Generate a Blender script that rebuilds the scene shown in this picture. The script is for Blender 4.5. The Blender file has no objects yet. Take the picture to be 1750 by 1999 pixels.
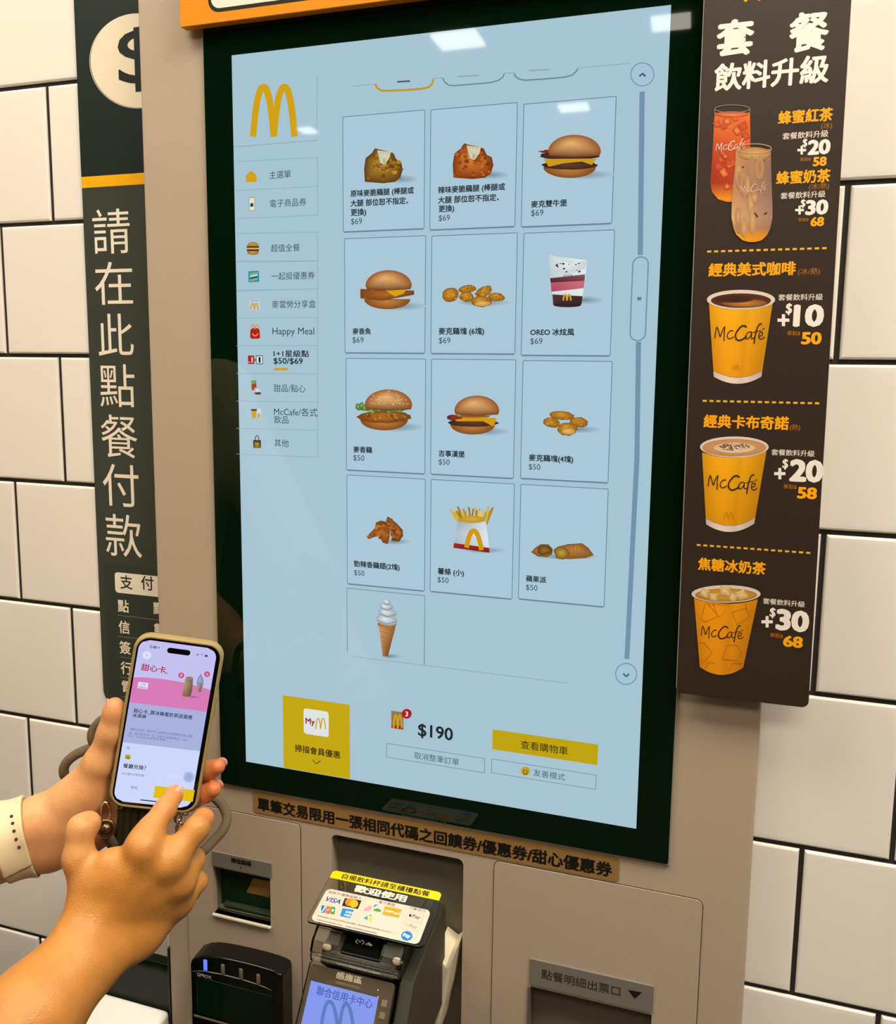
import bpy, bmesh, math, random
import numpy as np
from mathutils import Vector, Matrix
from mathutils.geometry import tessellate_polygon

random.seed(7)
scene = bpy.context.scene
COL = scene.collection
PI = math.pi

# ------------------------------------------------------------------ camera
IMG_W, IMG_H = 1750, 1999
FPX, PCX, PCY = 1681.59, 789.87, 903.41
CAM = Vector((0.42798, -0.7646, 1.43179))
RC = Matrix(((0.949155, 0.314776, 0.004677), (0.045432, -0.122261, -0.991458), (-0.311515, 0.941259, -0.130345)))
cam_data = bpy.data.cameras.new('camera')
cam = bpy.data.objects.new('camera', cam_data)
COL.objects.link(cam)
cam_data.sensor_fit = 'AUTO'
cam_data.sensor_width = 36.0
cam_data.lens = FPX * 36.0 / IMG_H
cam_data.shift_x = (IMG_W / 2 - PCX) / IMG_H
cam_data.shift_y = (PCY - IMG_H / 2) / IMG_H
cam_data.clip_start = 0.02
_m = Matrix((RC[0], -Vector(RC[1]), -Vector(RC[2]))).transposed().to_4x4()
_m.translation = CAM
cam.matrix_world = _m
scene.camera = cam

# ------------------------------------------------------------------ world, exposure
scene.view_settings.view_transform = 'Standard'
scene.view_settings.look = 'None'
scene.view_settings.exposure = 0.0
scene.view_settings.gamma = 1.0
scene.view_settings.use_curve_mapping = False
world = bpy.data.worlds.new('world')
scene.world = world
world.use_nodes = True
world.node_tree.nodes['Background'].inputs[0].default_value = (0.9, 0.8, 0.6, 1)
world.node_tree.nodes['Background'].inputs[1].default_value = 0.05
LIGHT_COL = (1.0, 0.83, 0.60)
WALL_Y = 0.0232
CEIL_Z = 2.75


def ray(u, v):
    return RC.transposed() @ Vector(((u - PCX) / FPX, (v - PCY) / FPX, 1.0))


def at(u, v, y=0.0):
    """The point of the vertical plane at depth y that the photograph shows at pixel (u, v)."""
    d = ray(u, v)
    return CAM + d * ((y - CAM.y) / d.y)


def lin(c):
    """sRGB hex string or 0..255 triple -> linear rgba"""
    if isinstance(c, str):
        c = c.lstrip('#')
        c = [int(c[i:i + 2], 16) for i in (0, 2, 4)]
    return tuple((x / 255 / 12.92 if x / 255 <= 0.04045 else ((x / 255 + 0.055) / 1.055) ** 2.4) for x in c[:3]) + (1.0,)


# ------------------------------------------------------------------ materials
MATS = {}


def mat(name, color=(128, 128, 128), rough=0.5, metal=0.0, spec=0.5, noise=0.0, nscale=400.0, bump=0.0, bscale=900.0,
        coat=0.0, trans=0.0, emit=None, estr=1.0, ior=1.45, var=None, alpha=1.0):
    if name in MATS:
        return MATS[name]
    m = bpy.data.materials.new(name)
    m.use_nodes = True
    nt = m.node_tree
    b = nt.nodes['Principled BSDF']
    c = lin(color)
    b.inputs['Base Color'].default_value = c
    b.inputs['Roughness'].default_value = rough
    b.inputs['Metallic'].default_value = metal
    b.inputs['Specular IOR Level'].default_value = spec
    b.inputs['IOR'].default_value = ior
    b.inputs['Coat Weight'].default_value = coat
    b.inputs['Transmission Weight'].default_value = trans
    b.inputs['Alpha'].default_value = alpha
    if emit is not None:
        b.inputs['Emission Color'].default_value = lin(emit)
        b.inputs['Emission Strength'].default_value = estr
    tc = nt.nodes.new('ShaderNodeTexCoord')
    if noise:
        n = nt.nodes.new('ShaderNodeTexNoise')
        n.inputs['Scale'].default_value = nscale
        n.inputs['Detail'].default_value = 4
        nt.links.new(tc.outputs['Object'], n.inputs['Vector'])
        r = nt.nodes.new('ShaderNodeMix')
        r.data_type = 'RGBA'
        c2 = lin(var) if var else tuple(x * (1 - noise) for x in c[:3]) + (1,)
        r.inputs[6].default_value = c
        r.inputs[7].default_value = c2
        nt.links.new(n.outputs['Fac'], r.inputs[0])
        nt.links.new(r.outputs[2], b.inputs['Base Color'])
    if bump:
        n2 = nt.nodes.new('ShaderNodeTexNoise')
        n2.inputs['Scale'].default_value = bscale
        n2.inputs['Detail'].default_value = 2
        nt.links.new(tc.outputs['Object'], n2.inputs['Vector'])
        bp = nt.nodes.new('ShaderNodeBump')
        bp.inputs['Strength'].default_value = bump
        bp.inputs['Distance'].default_value = 0.0004
        nt.links.new(n2.outputs['Fac'], bp.inputs['Height'])
        nt.links.new(bp.outputs['Normal'], b.inputs['Normal'])
    MATS[name] = m
    return m


def col_mat(name, lit, rough, spec=0.5, estr=1.0):
    """ink on a print or pixels of a lit display: the colours of the artwork come from the mesh's own ink attribute"""
    if name in MATS:
        return MATS[name]
    m = bpy.data.materials.new(name)
    m.use_nodes = True
    nt = m.node_tree
    b = nt.nodes['Principled BSDF']
    a = nt.nodes.new('ShaderNodeVertexColor')
    a.layer_name = 'ink'
    b.inputs['Roughness'].default_value = rough
    b.inputs['Specular IOR Level'].default_value = spec
    if lit:
        b.inputs['Base Color'].default_value = (0.004, 0.006, 0.006, 1)
        nt.links.new(a.outputs['Color'], b.inputs['Emission Color'])
        b.inputs['Emission Strength'].default_value = estr
    else:
        nt.links.new(a.outputs['Color'], b.inputs['Base Color'])
    MATS[name] = m
    return m


# ------------------------------------------------------------------ object helpers
def tag(o, label=None, cat=None, group=None, kind=None):
    if label: o['label'] = label
    if cat: o['category'] = cat
    if group: o['group'] = group
    if kind: o['kind'] = kind
    return o


def empty(name, loc, label=None, cat=None, group=None, kind=None, matrix=None):
    o = bpy.data.objects.new(name, None)
    o.empty_display_size = 0.02
    COL.objects.link(o)
    if matrix is not None:
        o.matrix_world = matrix
    else:
        o.location = loc
    return tag(o, label, cat, group, kind)


def world_of(o):
    m = o.matrix_basis.copy()
    while o.parent:
        o = o.parent
        m = o.matrix_basis @ m
    return m


def link_mesh(name, me, mats, parent=None, label=None, origin=None):
    """the mesh is given in world coordinates; it is moved into the space of its parent (or of its own base point)"""
    o = bpy.data.objects.new(name, me)
    for m in (mats if isinstance(mats, (list, tuple)) else [mats]):
        me.materials.append(m)
    if parent is not None:
        me.transform(world_of(parent).inverted())
        o.parent = parent
    elif origin is not None:
        me.transform(Matrix.Translation(-Vector(origin)))
        o.location = origin
    COL.objects.link(o)
    if label: o['label'] = label
    return o


class MB:
    """collects pieces into ONE mesh (world coordinates)"""

    def __init__(self):
        self.bm = bmesh.new()
        self.mi = 0

    def _fin(self, faces):
        for f in faces:
            f.material_index = self.mi
        return faces

    def box(self, x0, x1, y0, y1, z0, z1, bev=0.0, M=None, seg=2):
        bm = bmesh.new()
        vs = [bm.verts.new((x, y, z)) for x in (x0, x1) for y in (y0, y1) for z in (z0, z1)]
        for q in ((0, 1, 3, 2), (4, 6, 7, 5), (0, 4, 5, 1), (2, 3, 7, 6), (0, 2, 6, 4), (1, 5, 7, 3)):
            bm.faces.new([vs[i] for i in q])
        bmesh.ops.recalc_face_normals(bm, faces=bm.faces)
        if bev:
            bmesh.ops.bevel(bm, geom=bm.edges[:], offset=bev, segments=seg, affect='EDGES', profile=0.5)
        self.merge(bm, M)

    def merge(self, bm, M=None):
        if M is not None:
            bmesh.ops.transform(bm, matrix=M, verts=bm.verts)
        me = bpy.data.meshes.new('tmp')
        for f in bm.faces: f.material_index = self.mi
        bm.to_mesh(me)
        bm.free()
        self.bm.from_mesh(me)
        bpy.data.meshes.remove(me)

    def prism(self, outline, depth, frame, bev=0.0, holes=(), seg=2):
        """outline (u, v) swept along -N of the frame (origin, U, V, N): its front face looks along N"""
        O, U, V, N = frame
        bm = bmesh.new()
        if holes:
            loops = [outline] + list(holes)
            flat = [p for l in loops for p in l]
            tris = tessellate_polygon([[Vector((p[0], p[1], 0)) for p in l] for l in loops])
            F = [bm.verts.new(O + U * p[0] + V * p[1]) for p in flat]
            B = [bm.verts.new(O + U * p[0] + V * p[1] - N * depth) for p in flat]
            for t in tris:
                try:
                    bm.faces.new([F[i] for i in t]); bm.faces.new([B[i] for i in t][::-1])
                except ValueError:
                    pass
            k = 0
            for l in loops:
                n = len(l)
                for i in range(n):
                    a, b = k + i, k + (i + 1) % n
                    bm.faces.new((F[a], F[b], B[b], B[a]))
                k += n
            bmesh.ops.recalc_face_normals(bm, faces=bm.faces)
        else:
            F = [bm.verts.new(O + U * p[0] + V * p[1]) for p in outline]
            B = [bm.verts.new(O + U * p[0] + V * p[1] - N * depth) for p in outline]
            ff = bm.faces.new(F)
            bm.faces.new(B[::-1])
            n = len(F)
            for i in range(n):
                bm.faces.new((F[i], B[i], B[(i + 1) % n], F[(i + 1) % n]))
            bmesh.ops.recalc_face_normals(bm, faces=bm.faces)
            if bev:
                rim = [bm.edges.get((F[i], F[(i + 1) % n])) for i in range(n)]
                bmesh.ops.bevel(bm, geom=rim, offset=bev, segments=seg, affect='EDGES', profile=0.5)
        self.merge(bm)

    def tube(self, pts, r, n=12, closed=False, cap=True, rs=None):
        pts = [Vector(p) for p in pts]
        m = len(pts)
        bm = bmesh.new()
        rings = []
        prev = None
        for i, p in enumerate(pts):
            if closed:
                t = pts[(i + 1) % m] - pts[i - 1]
            else:
                t = pts[min(i + 1, m - 1)] - pts[max(i - 1, 0)]
            t.normalize()
            if prev is None:
                a = t.orthogonal().normalized()
            else:
                a = (prev - t * prev.dot(t)).normalized()
            prev = a
            b = t.cross(a)
            rr = rs[i] if rs else r
            rings.append([bm.verts.new(p + (a * math.cos(2 * PI * k / n) + b * math.sin(2 * PI * k / n)) * rr) for k in range(n)])
        for i in range(m if closed else m - 1):
            A, B = rings[i], rings[(i + 1) % m]
            for k in range(n):
                bm.faces.new((A[k], A[(k + 1) % n], B[(k + 1) % n], B[k]))
        if cap and not closed:
            bm.faces.new(rings[0][::-1]); bm.faces.new(rings[-1])
        bmesh.ops.recalc_face_normals(bm, faces=bm.faces)
        self.merge(bm)

    def ball(self, c, r, M=None, sub=2, s=(1, 1, 1)):
        bm = bmesh.new()
        bmesh.ops.create_icosphere(bm, subdivisions=sub, radius=r)
        T = Matrix.Translation(Vector(c)) @ (M or Matrix.Identity(4)) @ Matrix.Diagonal((*s, 1))
        self.merge(bm, T)

    def quad(self, a, b, c, d):
        f = self.bm.faces.new([self.bm.verts.new(p) for p in (a, b, c, d)])
        f.material_index = self.mi

    def build(self, name, mats, parent=None, label=None, origin=None, angle=35):
        me = bpy.data.meshes.new(name)
        self.bm.to_mesh(me)
        self.bm.free()
        me.set_sharp_from_angle(angle=math.radians(angle))
        # big flat faces stay flat so that what they mirror is not bent
        me.polygons.foreach_set('use_smooth', [len(p.vertices) <= 6 and p.area < 8e-5 for p in me.polygons])
        return link_mesh(name, me, mats, parent, label, origin)


def rrect(x0, x1, z0, z1, r, n=6, corners=(1, 1, 1, 1)):
    """counter-clockwise rounded rectangle; corners = bottom-left, bottom-right, top-right, top-left"""
    out = []
    for k, (cx, cz, a0) in enumerate(((x0, z0, PI), (x1, z0, 1.5 * PI), (x1, z1, 0), (x0, z1, 0.5 * PI))):
        rr = r if corners[k] else 0
        if rr == 0:
            out.append((cx, cz)); continue
        ox = cx + (rr if k in (0, 3) else -rr)
        oz = cz + (rr if k in (0, 1) else -rr)
        for i in range(n + 1):
            a = a0 + 0.5 * PI * i / n
            out.append((ox + rr * math.cos(a), oz + rr * math.sin(a)))
    return out


def front(y):
    """frame of a vertical plane facing the room"""
    return (Vector((0, y, 0)), Vector((1, 0, 0)), Vector((0, 0, 1)), Vector((0, -1, 0)))


# ------------------------------------------------------------------ artwork on a plane
_fonts = {}


def text_tris(s, bold=0.0, sp=1.0, shear=0.0, res=3):
    if bold:
        # heavier strokes: the regular glyphs set several times around their place
        P0, T0 = text_tris(s, 0.0, sp, shear, res)
        P, T = [], []
        for i in range(6):
            a = 2 * PI * (i + 0.5) / 6
            k = len(P)
            P += [(p[0] + bold * math.cos(a), p[1] + bold * 0.8 * math.sin(a), i * 6e-6) for p in P0]
            T += [tuple(k + j for j in t) for t in T0]
        return P, T
    key = (s, bold, sp, shear)
    if key in _fonts:
        return _fonts[key]
    cu = bpy.data.curves.new('txt', 'FONT')
    cu.body = s
    cu.size = 1.0
    cu.resolution_u = res
    cu.space_character = sp
    cu.shear = shear
    o = bpy.data.objects.new('txt', cu)
    COL.objects.link(o)
    dg = bpy.context.evaluated_depsgraph_get()
    ev = o.evaluated_get(dg)
    me = ev.to_mesh()
    me.calc_loop_triangles()
    P = [(v.co.x, v.co.y) for v in me.vertices]
    T = [tuple(t.vertices) for t in me.loop_triangles]
    ev.to_mesh_clear()
    bpy.data.objects.remove(o)
    bpy.data.curves.remove(cu)
    _fonts[key] = (P, T)
    return P, T


class Canvas:
    """flat artwork on a real plane: origin O, right U, up V, normal N; coordinates are metres on that plane"""
    STEP = 0.00012

    def __init__(self, O, U, V, N, base=0.0):
        self.O, self.U, self.V, self.N = Vector(O), Vector(U), Vector(V), Vector(N)
        self.base = base
        self.layer = 1
        self.reset()

    def reset(self):
        self.vs, self.fs, self.cs = [], [], []
        self.n = 0

    def uv(self, p):
        """photograph pixel -> (u, v) on the plane"""
        d = ray(*p)
        s = (self.O - CAM).dot(self.N) / d.dot(self.N)
        q = CAM + d * s - self.O
        return (q.dot(self.U), q.dot(self.V))

    def tris(self, P, T, colors):
        k = len(self.vs)
        h = self.base + self.layer * self.STEP + (self.n % 20) * 5e-6
        self.n += 1
        self.vs += [self.O + self.U * p[0] + self.V * p[1] + self.N * (h + (p[2] if len(p) > 2 else 0.0)) for p in P]
        for t in T:
            a, b, c = (P[i] for i in t)
            if (b[0] - a[0]) * (c[1] - a[1]) - (b[1] - a[1]) * (c[0] - a[0]) < 0:
                t = (t[0], t[2], t[1])
            self.fs.append(tuple(k + i for i in t))
            self.cs.append([colors[i] for i in t] if isinstance(colors, list) else [colors] * 3)

    def upoly(self, pts, col, holes=()):
        loops = [pts] + list(holes)
        T = tessellate_polygon([[Vector((p[0], p[1], 0)) for p in l] for l in loops])
        self.tris([p for l in loops for p in l], T, lin(col))

    def poly(self, px, col):
        self.upoly([self.uv(p) for p in px], col)

    def ufan(self, pts, c, ccol, ecol):
        P = [c] + list(pts)
        n = len(pts)
        e = [lin(x) for x in ecol] if isinstance(ecol, list) else [lin(ecol)] * n
        self.tris(P, [(0, 1 + i, 1 + (i + 1) % n) for i in range(n)], [lin(ccol)] + e)

    def fan(self, px, c, ccol, ecol):
        """blob with its own tone from the middle (ccol) to the rim (ecol)"""
        self.ufan([self.uv(p) for p in px], self.uv(c), ccol, ecol)

    def grad(self, rows):
        """strip between rows of (left px, right px, left colour, right colour)"""
        P, Cc, T = [], [], []
        for a, b, ca, cb in rows:
            P += [self.uv(a), self.uv(b)]
            Cc += [lin(ca), lin(cb)]
        for i in range(len(rows) - 1):
            T += [(2 * i, 2 * i + 1, 2 * i + 3), (2 * i, 2 * i + 3, 2 * i + 2)]
        self.tris(P, T, Cc)

    def box_of(self, corners):
        """axis-aligned rectangle on the plane from pixel corners TL, TR, BL, BR"""
        q = [self.uv(p) for p in corners]
        return ((q[0][0] + q[2][0]) / 2, (q[1][0] + q[3][0]) / 2, (q[2][1] + q[3][1]) / 2, (q[0][1] + q[1][1]) / 2)

    def rrect(self, b, col, r=0.0):
        self.upoly(rrect(*b, r) if r else [(b[0], b[2]), (b[1], b[2]), (b[1], b[3]), (b[0], b[3])], col)

    def ring(self, b, col, w, r=0.0):
        o = rrect(*b, r) if r else [(b[0], b[2]), (b[1], b[2]), (b[1], b[3]), (b[0], b[3])]
        bi = (b[0] + w, b[1] - w, b[2] + w, b[3] - w)
        i = rrect(*bi, max(r - w, 1e-5)) if r else [(bi[0], bi[2]), (bi[1], bi[2]), (bi[1], bi[3]), (bi[0], bi[3])]
        n = len(o)
        T = []
        for k in range(n):
            j = (k + 1) % n
            T += [(k, j, n + j), (k, n + j, n + k)]
        self.tris(o + i, T, lin(col))

    def circ(self, c, rx, col, ry=None, n=28, w=None):
        """c pixel centre, radii in pixels of the photograph (horizontal, vertical)"""
        ry = ry or rx
        pts = [self.uv((c[0] + rx * math.cos(2 * PI * k / n), c[1] + ry * math.sin(2 * PI * k / n))) for k in range(n)]
        if w is None:
            self.upoly(pts, col)
        else:
            f = 1 - w / rx
            m = self.uv(c)
            ins = [(m[0] + (p[0] - m[0]) * f, m[1] + (p[1] - m[1]) * f) for p in pts]
            T = []
            for k in range(n):
                j = (k + 1) % n
                T += [(k, j, n + j), (k, n + j, n + k)]
            self.tris(pts + ins, T, lin(col))

    def line(self, px, w, col, ws=None):
        """polyline through pixels, width in metres"""
        q = [Vector(self.uv(p)) for p in px]
        self.uline(q, w, col, ws)

    def uline(self, q, w, col, ws=None):
        q = [Vector(p) for p in q]
        n = len(q)
        P = []
        for i in range(n):
            t = (q[min(i + 1, n - 1)] - q[max(i - 1, 0)]).normalized()
            s = Vector((-t.y, t.x)) * ((ws[i] if ws else w) / 2)
            P += [tuple(q[i] + s), tuple(q[i] - s)]
        T = []
        for i in range(n - 1):
            T += [(2 * i, 2 * i + 1, 2 * i + 3), (2 * i, 2 * i + 3, 2 * i + 2)]
        self.tris(P, T, lin(col))

    def txt(self, s, a, b, col, bold=0.0, h=None, sp=1.0, shear=0.0, rot=0.0):
        """lettering whose ink runs from pixel a (middle of the left end) to pixel b (middle of the right end);
        h = ink height in pixels, else the lettering keeps its proportions"""
        P, T = text_tris(s, bold, sp, shear)
        if not P:
            return
        ua, ub = Vector(self.uv(a)), Vector(self.uv(b))
        x0, x1 = min(p[0] for p in P), max(p[0] for p in P)
        y0, y1 = min(p[1] for p in P), max(p[1] for p in P)
        if rot:
            w = (ub - ua).length
            ax = (ub - ua).normalized()
        else:
            w = ub.x - ua.x
            ax = Vector((1, 0))
        ay = Vector((-ax.y, ax.x))
        k = w / (x1 - x0)
        ky = k
        if h:
            mid = ((a[0] + b[0]) / 2, (a[1] + b[1]) / 2)
            hv = abs(self.uv((mid[0], mid[1] - h / 2))[1] - self.uv((mid[0], mid[1] + h / 2))[1])
            ky = hv / (y1 - y0)
        c = (ua + ub) / 2
        Q = []
        for p in P:
            d = ax * ((p[0] - (x0 + x1) / 2) * k) + ay * ((p[1] - (y0 + y1) / 2) * ky)
            Q.append((c.x + d.x, c.y + d.y) + tuple(p[2:]))
        self.tris(Q, T, lin(col))

    def arches(self, x0, x1, y0, y1, col, w=0.16):
        """two joined pointed arches, pixel box"""
        def arch(xa, xb):
            n = 22
            o = []
            for i in range(n + 1):
                t = i / n
                x = xa + (xb - xa) * t
                s = abs(2 * t - 1)
                y = y0 + (y1 - y0) * (s ** 2.5)
                o.append((x, y))
            return o
        q0 = self.uv((x0, y1)); q1 = self.uv((x1, y1))
        W = (q1[0] - q0[0])
        mid = (x0 + x1) / 2
        iw = (x1 - x0) * w / 2
        for xa, xb in ((x0 + iw, mid), (mid, x1 - iw)):
            self.line(arch(xa, xb), W * w, col)

    def build(self, name, material, parent, label=None):
        me = bpy.data.meshes.new(name)
        me.from_pydata([tuple(v) for v in self.vs], [], self.fs)
        at_ = me.color_attributes.new('ink', 'FLOAT_COLOR', 'CORNER')
        flat = [x for tri in self.cs for c in tri for x in c]
        at_.data.foreach_set('color', flat)
        o = link_mesh(name, me, material, parent, label)
        self.reset()
        return o


def Z(ox, oy, s):
    return lambda x, y: (ox + x / s, oy + y / s)

# ------------------------------------------------------------------ the room
M_TILE = mat('glazed_tile', (238, 232, 222), rough=0.22, noise=0.04, nscale=9)
M_GROUT = mat('dark_grout', (44, 40, 34), rough=0.9, noise=0.3, nscale=300)
M_FLOOR = mat('floor_stone', (92, 84, 74), rough=0.5, noise=0.3, nscale=18)
M_DARKWALL = mat('dark_panelling', (40, 42, 36), rough=0.7, noise=0.25, nscale=6)
M_CEIL = mat('ceiling_board', (70, 66, 58), rough=0.9)
M_PANEL = mat('lit_diffuser', (255, 255, 255), emit=(255, 242, 222), estr=13.0)
M_PANEL_BRIGHT = mat('lit_diffuser_bright', (255, 255, 255), emit=(255, 243, 225), estr=24.0)
M_PANEL_COOL = mat('lit_diffuser_cool', (255, 255, 255), emit=(255, 246, 232), estr=15.0)
M_WHITE = mat('white_laminate', (246, 242, 236), rough=0.35)
M_BLACKTRIM = mat('black_trim', (5, 18, 9), rough=0.12, spec=0.25)
RX0, RX1, RY0 = -2.6, 3.4, -7.6

TA, TB, TX0, TZ0 = 0.07053, 0.14269, -0.23514, 1.70867


def tile_wall():
    m = MB()
    m.mi = 1
    m.box(RX0, RX1, WALL_Y + 0.0028, WALL_Y + 0.03, 0, CEIL_Z)
    m.mi = 0
    g = 0.0042
    bm = bmesh.new()
    for r in range(-5, 12):
        z1 = TZ0 - r * TB - g / 2
        z0 = z1 - TB + g
        off = TX0 if r % 2 == 0 else TX0 - TA
        for k in range(-7, 11):
            x0 = off + 2 * TA * k + g / 2
            x1 = x0 + 2 * TA - g
            tone = random.uniform(-1, 1) * 0.0002
            y = WALL_Y + tone
            b = 0.0016
            # pillowed tile: flat middle, softly rounded rim
            rings = []
            for ins, dy in ((0.0, 0.0030), (0.0002, 0.0016), (0.0008, 0.0006), (0.0020, 0.00012), (0.005, 0.0)):
                rings.append([bm.verts.new((xx, y + dy, zz)) for xx, zz in ((x0 + ins, z0 + ins), (x1 - ins, z0 + ins), (x1 - ins, z1 - ins), (x0 + ins, z1 - ins))])
            for A, B in zip(rings, rings[1:]):
                for i in range(4):
                    bm.faces.new((A[i], A[(i + 1) % 4], B[(i + 1) % 4], B[i]))
            bm.faces.new(rings[-1])
    m.merge(bm)
    o = m.build('wall_back', [M_TILE, M_GROUT], angle=60)
    tag(o, 'wall of square white glazed tiles with dark joints', 'wall', kind='structure')


tile_wall()


def structure(name, m, material, label, cat='wall'):
    o = m.build(name, material)
    return tag(o, label, cat, kind='structure')


m = MB(); m.box(RX0, RX1, RY0, WALL_Y + 0.03, -0.05, 0)
structure('floor', m, M_FLOOR, 'grey floor of the restaurant', 'floor')
m = MB(); m.box(RX0, RX1, RY0, WALL_Y + 0.03, CEIL_Z, CEIL_Z + 0.05)
ceiling = structure('ceiling', m, M_CEIL, 'dim ceiling with lit panels', 'ceiling')
m = MB(); m.box(RX0 - 0.05, RX0, RY0, WALL_Y + 0.03, 0, CEIL_Z)
structure('wall_left', m, M_DARKWALL, 'dark side wall')
m = MB(); m.box(RX1, RX1 + 0.05, RY0, WALL_Y + 0.03, 0, CEIL_Z)
structure('wall_right', m, M_DARKWALL, 'dark side wall opposite')
m = MB(); m.box(RX0, RX1, RY0 - 0.05, RY0, 0, CEIL_Z)
structure('wall_front', m, M_DARKWALL, 'dark far wall behind the guests')


def ceiling_panel(x, y, w, d, material):
    m = MB()
    m.box(x - w / 2, x + w / 2, y - d / 2, y + d / 2, CEIL_Z - 0.012, CEIL_Z + 0.004)
    m.build('light_panel', material, ceiling)


def mirrored(u, v):
    """where on the ceiling lies what the flat screen mirrors at pixel (u, v)"""
    d = ray(u, v)
    s = (CEIL_Z - 0.012 - CAM.z) / d.z
    p = CAM + d * s
    return p.x, -p.y


# the lit panels that the screen glass mirrors
for (u0, u1, v0, v1) in ((828, 962, 66, 97), (1078, 1163, 206, 219), (580, 622, 252, 262), (1255, 1366, 34, 60)):
    uc, vc = (u0 + u1) / 2, (v0 + v1) / 2
    x, y = mirrored(uc, vc)
    xa, ya = mirrored(u0 + 20 * (u1 - u0) / 130, vc); xb, yb = mirrored(u1 - 20 * (u1 - u0) / 130, vc)
    _, yt = mirrored(uc, v0); _, yb2 = mirrored(uc, v1)
    ceiling_panel(x, y, abs(xb - xa), min(1.3, abs(yt - yb2)), M_PANEL_COOL)
# the lit panels over the kiosk
for (x, y, w, d, pm) in ((1.25, -0.55, 1.2, 0.6, M_PANEL_BRIGHT), (-0.60, -0.62, 1.2, 0.6, M_PANEL), (0.55, -1.75, 1.2, 0.5, M_PANEL)):
    ceiling_panel(x, y, w, d, pm)

# white box with a black upper panel on the wall, left of the kiosk
bx0 = at(122, 1900, WALL_Y).x
zt1 = at(300, 1875, WALL_Y - 0.012).z
zt0 = at(327, 1960, WALL_Y - 0.012).z
box = empty('wall_box', ((bx0 - 0.109) / 2, WALL_Y, zt0 - 0.2), 'white box with a glossy black upper panel on the tiled wall beside the kiosk', 'box')
m = MB()
m.box(bx0, -0.1092, WALL_Y - 0.014, WALL_Y - 0.0003, zt0 - 0.02, zt1, bev=0.0015)
m.build('black_panel', M_BLACKTRIM, box)
m = MB()
m.box(bx0, -0.1092, -0.045, WALL_Y - 0.0145, zt0 - 0.2, zt0 - 0.004, bev=0.006, seg=4)
m.build('white_body', M_WHITE, box)

# ------------------------------------------------------------------ the order kiosk
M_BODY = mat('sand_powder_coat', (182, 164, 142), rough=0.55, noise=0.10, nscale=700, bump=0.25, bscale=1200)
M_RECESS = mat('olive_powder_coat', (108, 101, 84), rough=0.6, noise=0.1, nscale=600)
M_SEAM = mat('panel_gap', (40, 34, 27), rough=0.8)
M_GLASS_BLACK = mat('black_glass', (4, 22, 9), rough=0.02, spec=0.32)
M_RUBBER = mat('black_rubber', (12, 12, 11), rough=0.5)
M_LIT = col_mat('lit_screen', True, 0.03, 0.4)
M_PRINT = col_mat('matt_print', False, 0.45, 0.35)
M_GLOSS = col_mat('gloss_print', False, 0.18, 0.4)
M_GOLD = mat('brushed_gold', (206, 150, 66), rough=0.4, metal=0.1, noise=0.1, nscale=500)
M_STEEL = mat('grey_plate', (128, 122, 112), rough=0.45, metal=0.2, noise=0.06, nscale=500)
M_EDGE = mat('light_edge', (205, 196, 176), rough=0.4)

KX0, KX1, KZ0, KZ1 = -0.1048, 0.4985, 0.45, 2.05
BODY_Y = 0.003
kiosk = empty('ordering_kiosk', (0.2, BODY_Y, KZ0), 'beige wall mounted self ordering kiosk with a tall lit touch screen', 'kiosk')


def W(p, y=0.0):
    q = at(p[0], p[1], y)
    return (q.x, q.z)


def wbox(tl, tr, bl, br, y=0.0):
    q = [W(p, y) for p in (tl, tr, bl, br)]
    return ((q[0][0] + q[2][0]) / 2, (q[1][0] + q[3][0]) / 2, (q[2][1] + q[3][1]) / 2, (q[0][1] + q[1][1]) / 2)


z4 = Z(340, 1540, 5.833)
z7 = Z(880, 1600, 2.0115)
LOWZ = 0.62
# openings in the body: terminal niche, scanner window, receipt mouth
niche = (W((648, 1700), BODY_Y)[0], W((904, 1760), BODY_Y)[0], LOWZ, (W((650, 1628), BODY_Y)[1] + W((900, 1678), BODY_Y)[1]) / 2)
scan = wbox(z4(450, 885), z4(1100, 1010), z4(462, 1405), z4(1105, 1550), BODY_Y)
rx = (W(z7(305, 665), BODY_Y)[0], W(z7(790, 765), BODY_Y)[0])
rzt = (W(z7(305, 660), BODY_Y)[1] + W(z7(790, 752), BODY_Y)[1]) / 2
recp = (rx[0], rx[1], rzt - 0.055, rzt)
m = MB()
holes = [rrect(*niche, 0.006), [(scan[0], scan[2]), (scan[1], scan[2]), (scan[1], scan[3]), (scan[0], scan[3])],
         [(recp[0], recp[2]), (recp[1], recp[2]), (recp[1], recp[3]), (recp[0], recp[3])]]
m.prism(rrect(KX0 + 0.003, KX1 - 0.004, KZ0, KZ1, 0.004), 0.0165, front(BODY_Y), holes=holes)
# rounded long edges
for x, s in ((KX0 + 0.003, -1), (KX1 - 0.004, 1)):
    prof = [(0, BODY_Y)] + [((0.003 if s < 0 else 0.004) * math.sin(a), BODY_Y + 0.004 * (1 - math.cos(a))) for a in (0.3, 0.6, 0.9, 1.2, PI / 2)] + [((0.003 if s < 0 else 0.004), 0.0195), (0, 0.0195)]
    bm = bmesh.new()
    A = [bm.verts.new((x + s * p[0], p[1], KZ0)) for p in prof]
    B = [bm.verts.new((x + s * p[0], p[1], KZ1)) for p in prof]
    for i in range(len(prof)):
        j = (i + 1) % len(prof)
        bm.faces.new((A[i], A[j], B[j], B[i]))
    bm.faces.new(A); bm.faces.new(B)
    bmesh.ops.recalc_face_normals(bm, faces=bm.faces)
    m.merge(bm)
m.build('body', M_BODY, kiosk)
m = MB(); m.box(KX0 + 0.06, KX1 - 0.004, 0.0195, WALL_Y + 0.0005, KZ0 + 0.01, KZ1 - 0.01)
m.build('back_plate', M_RECESS, kiosk)
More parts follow.
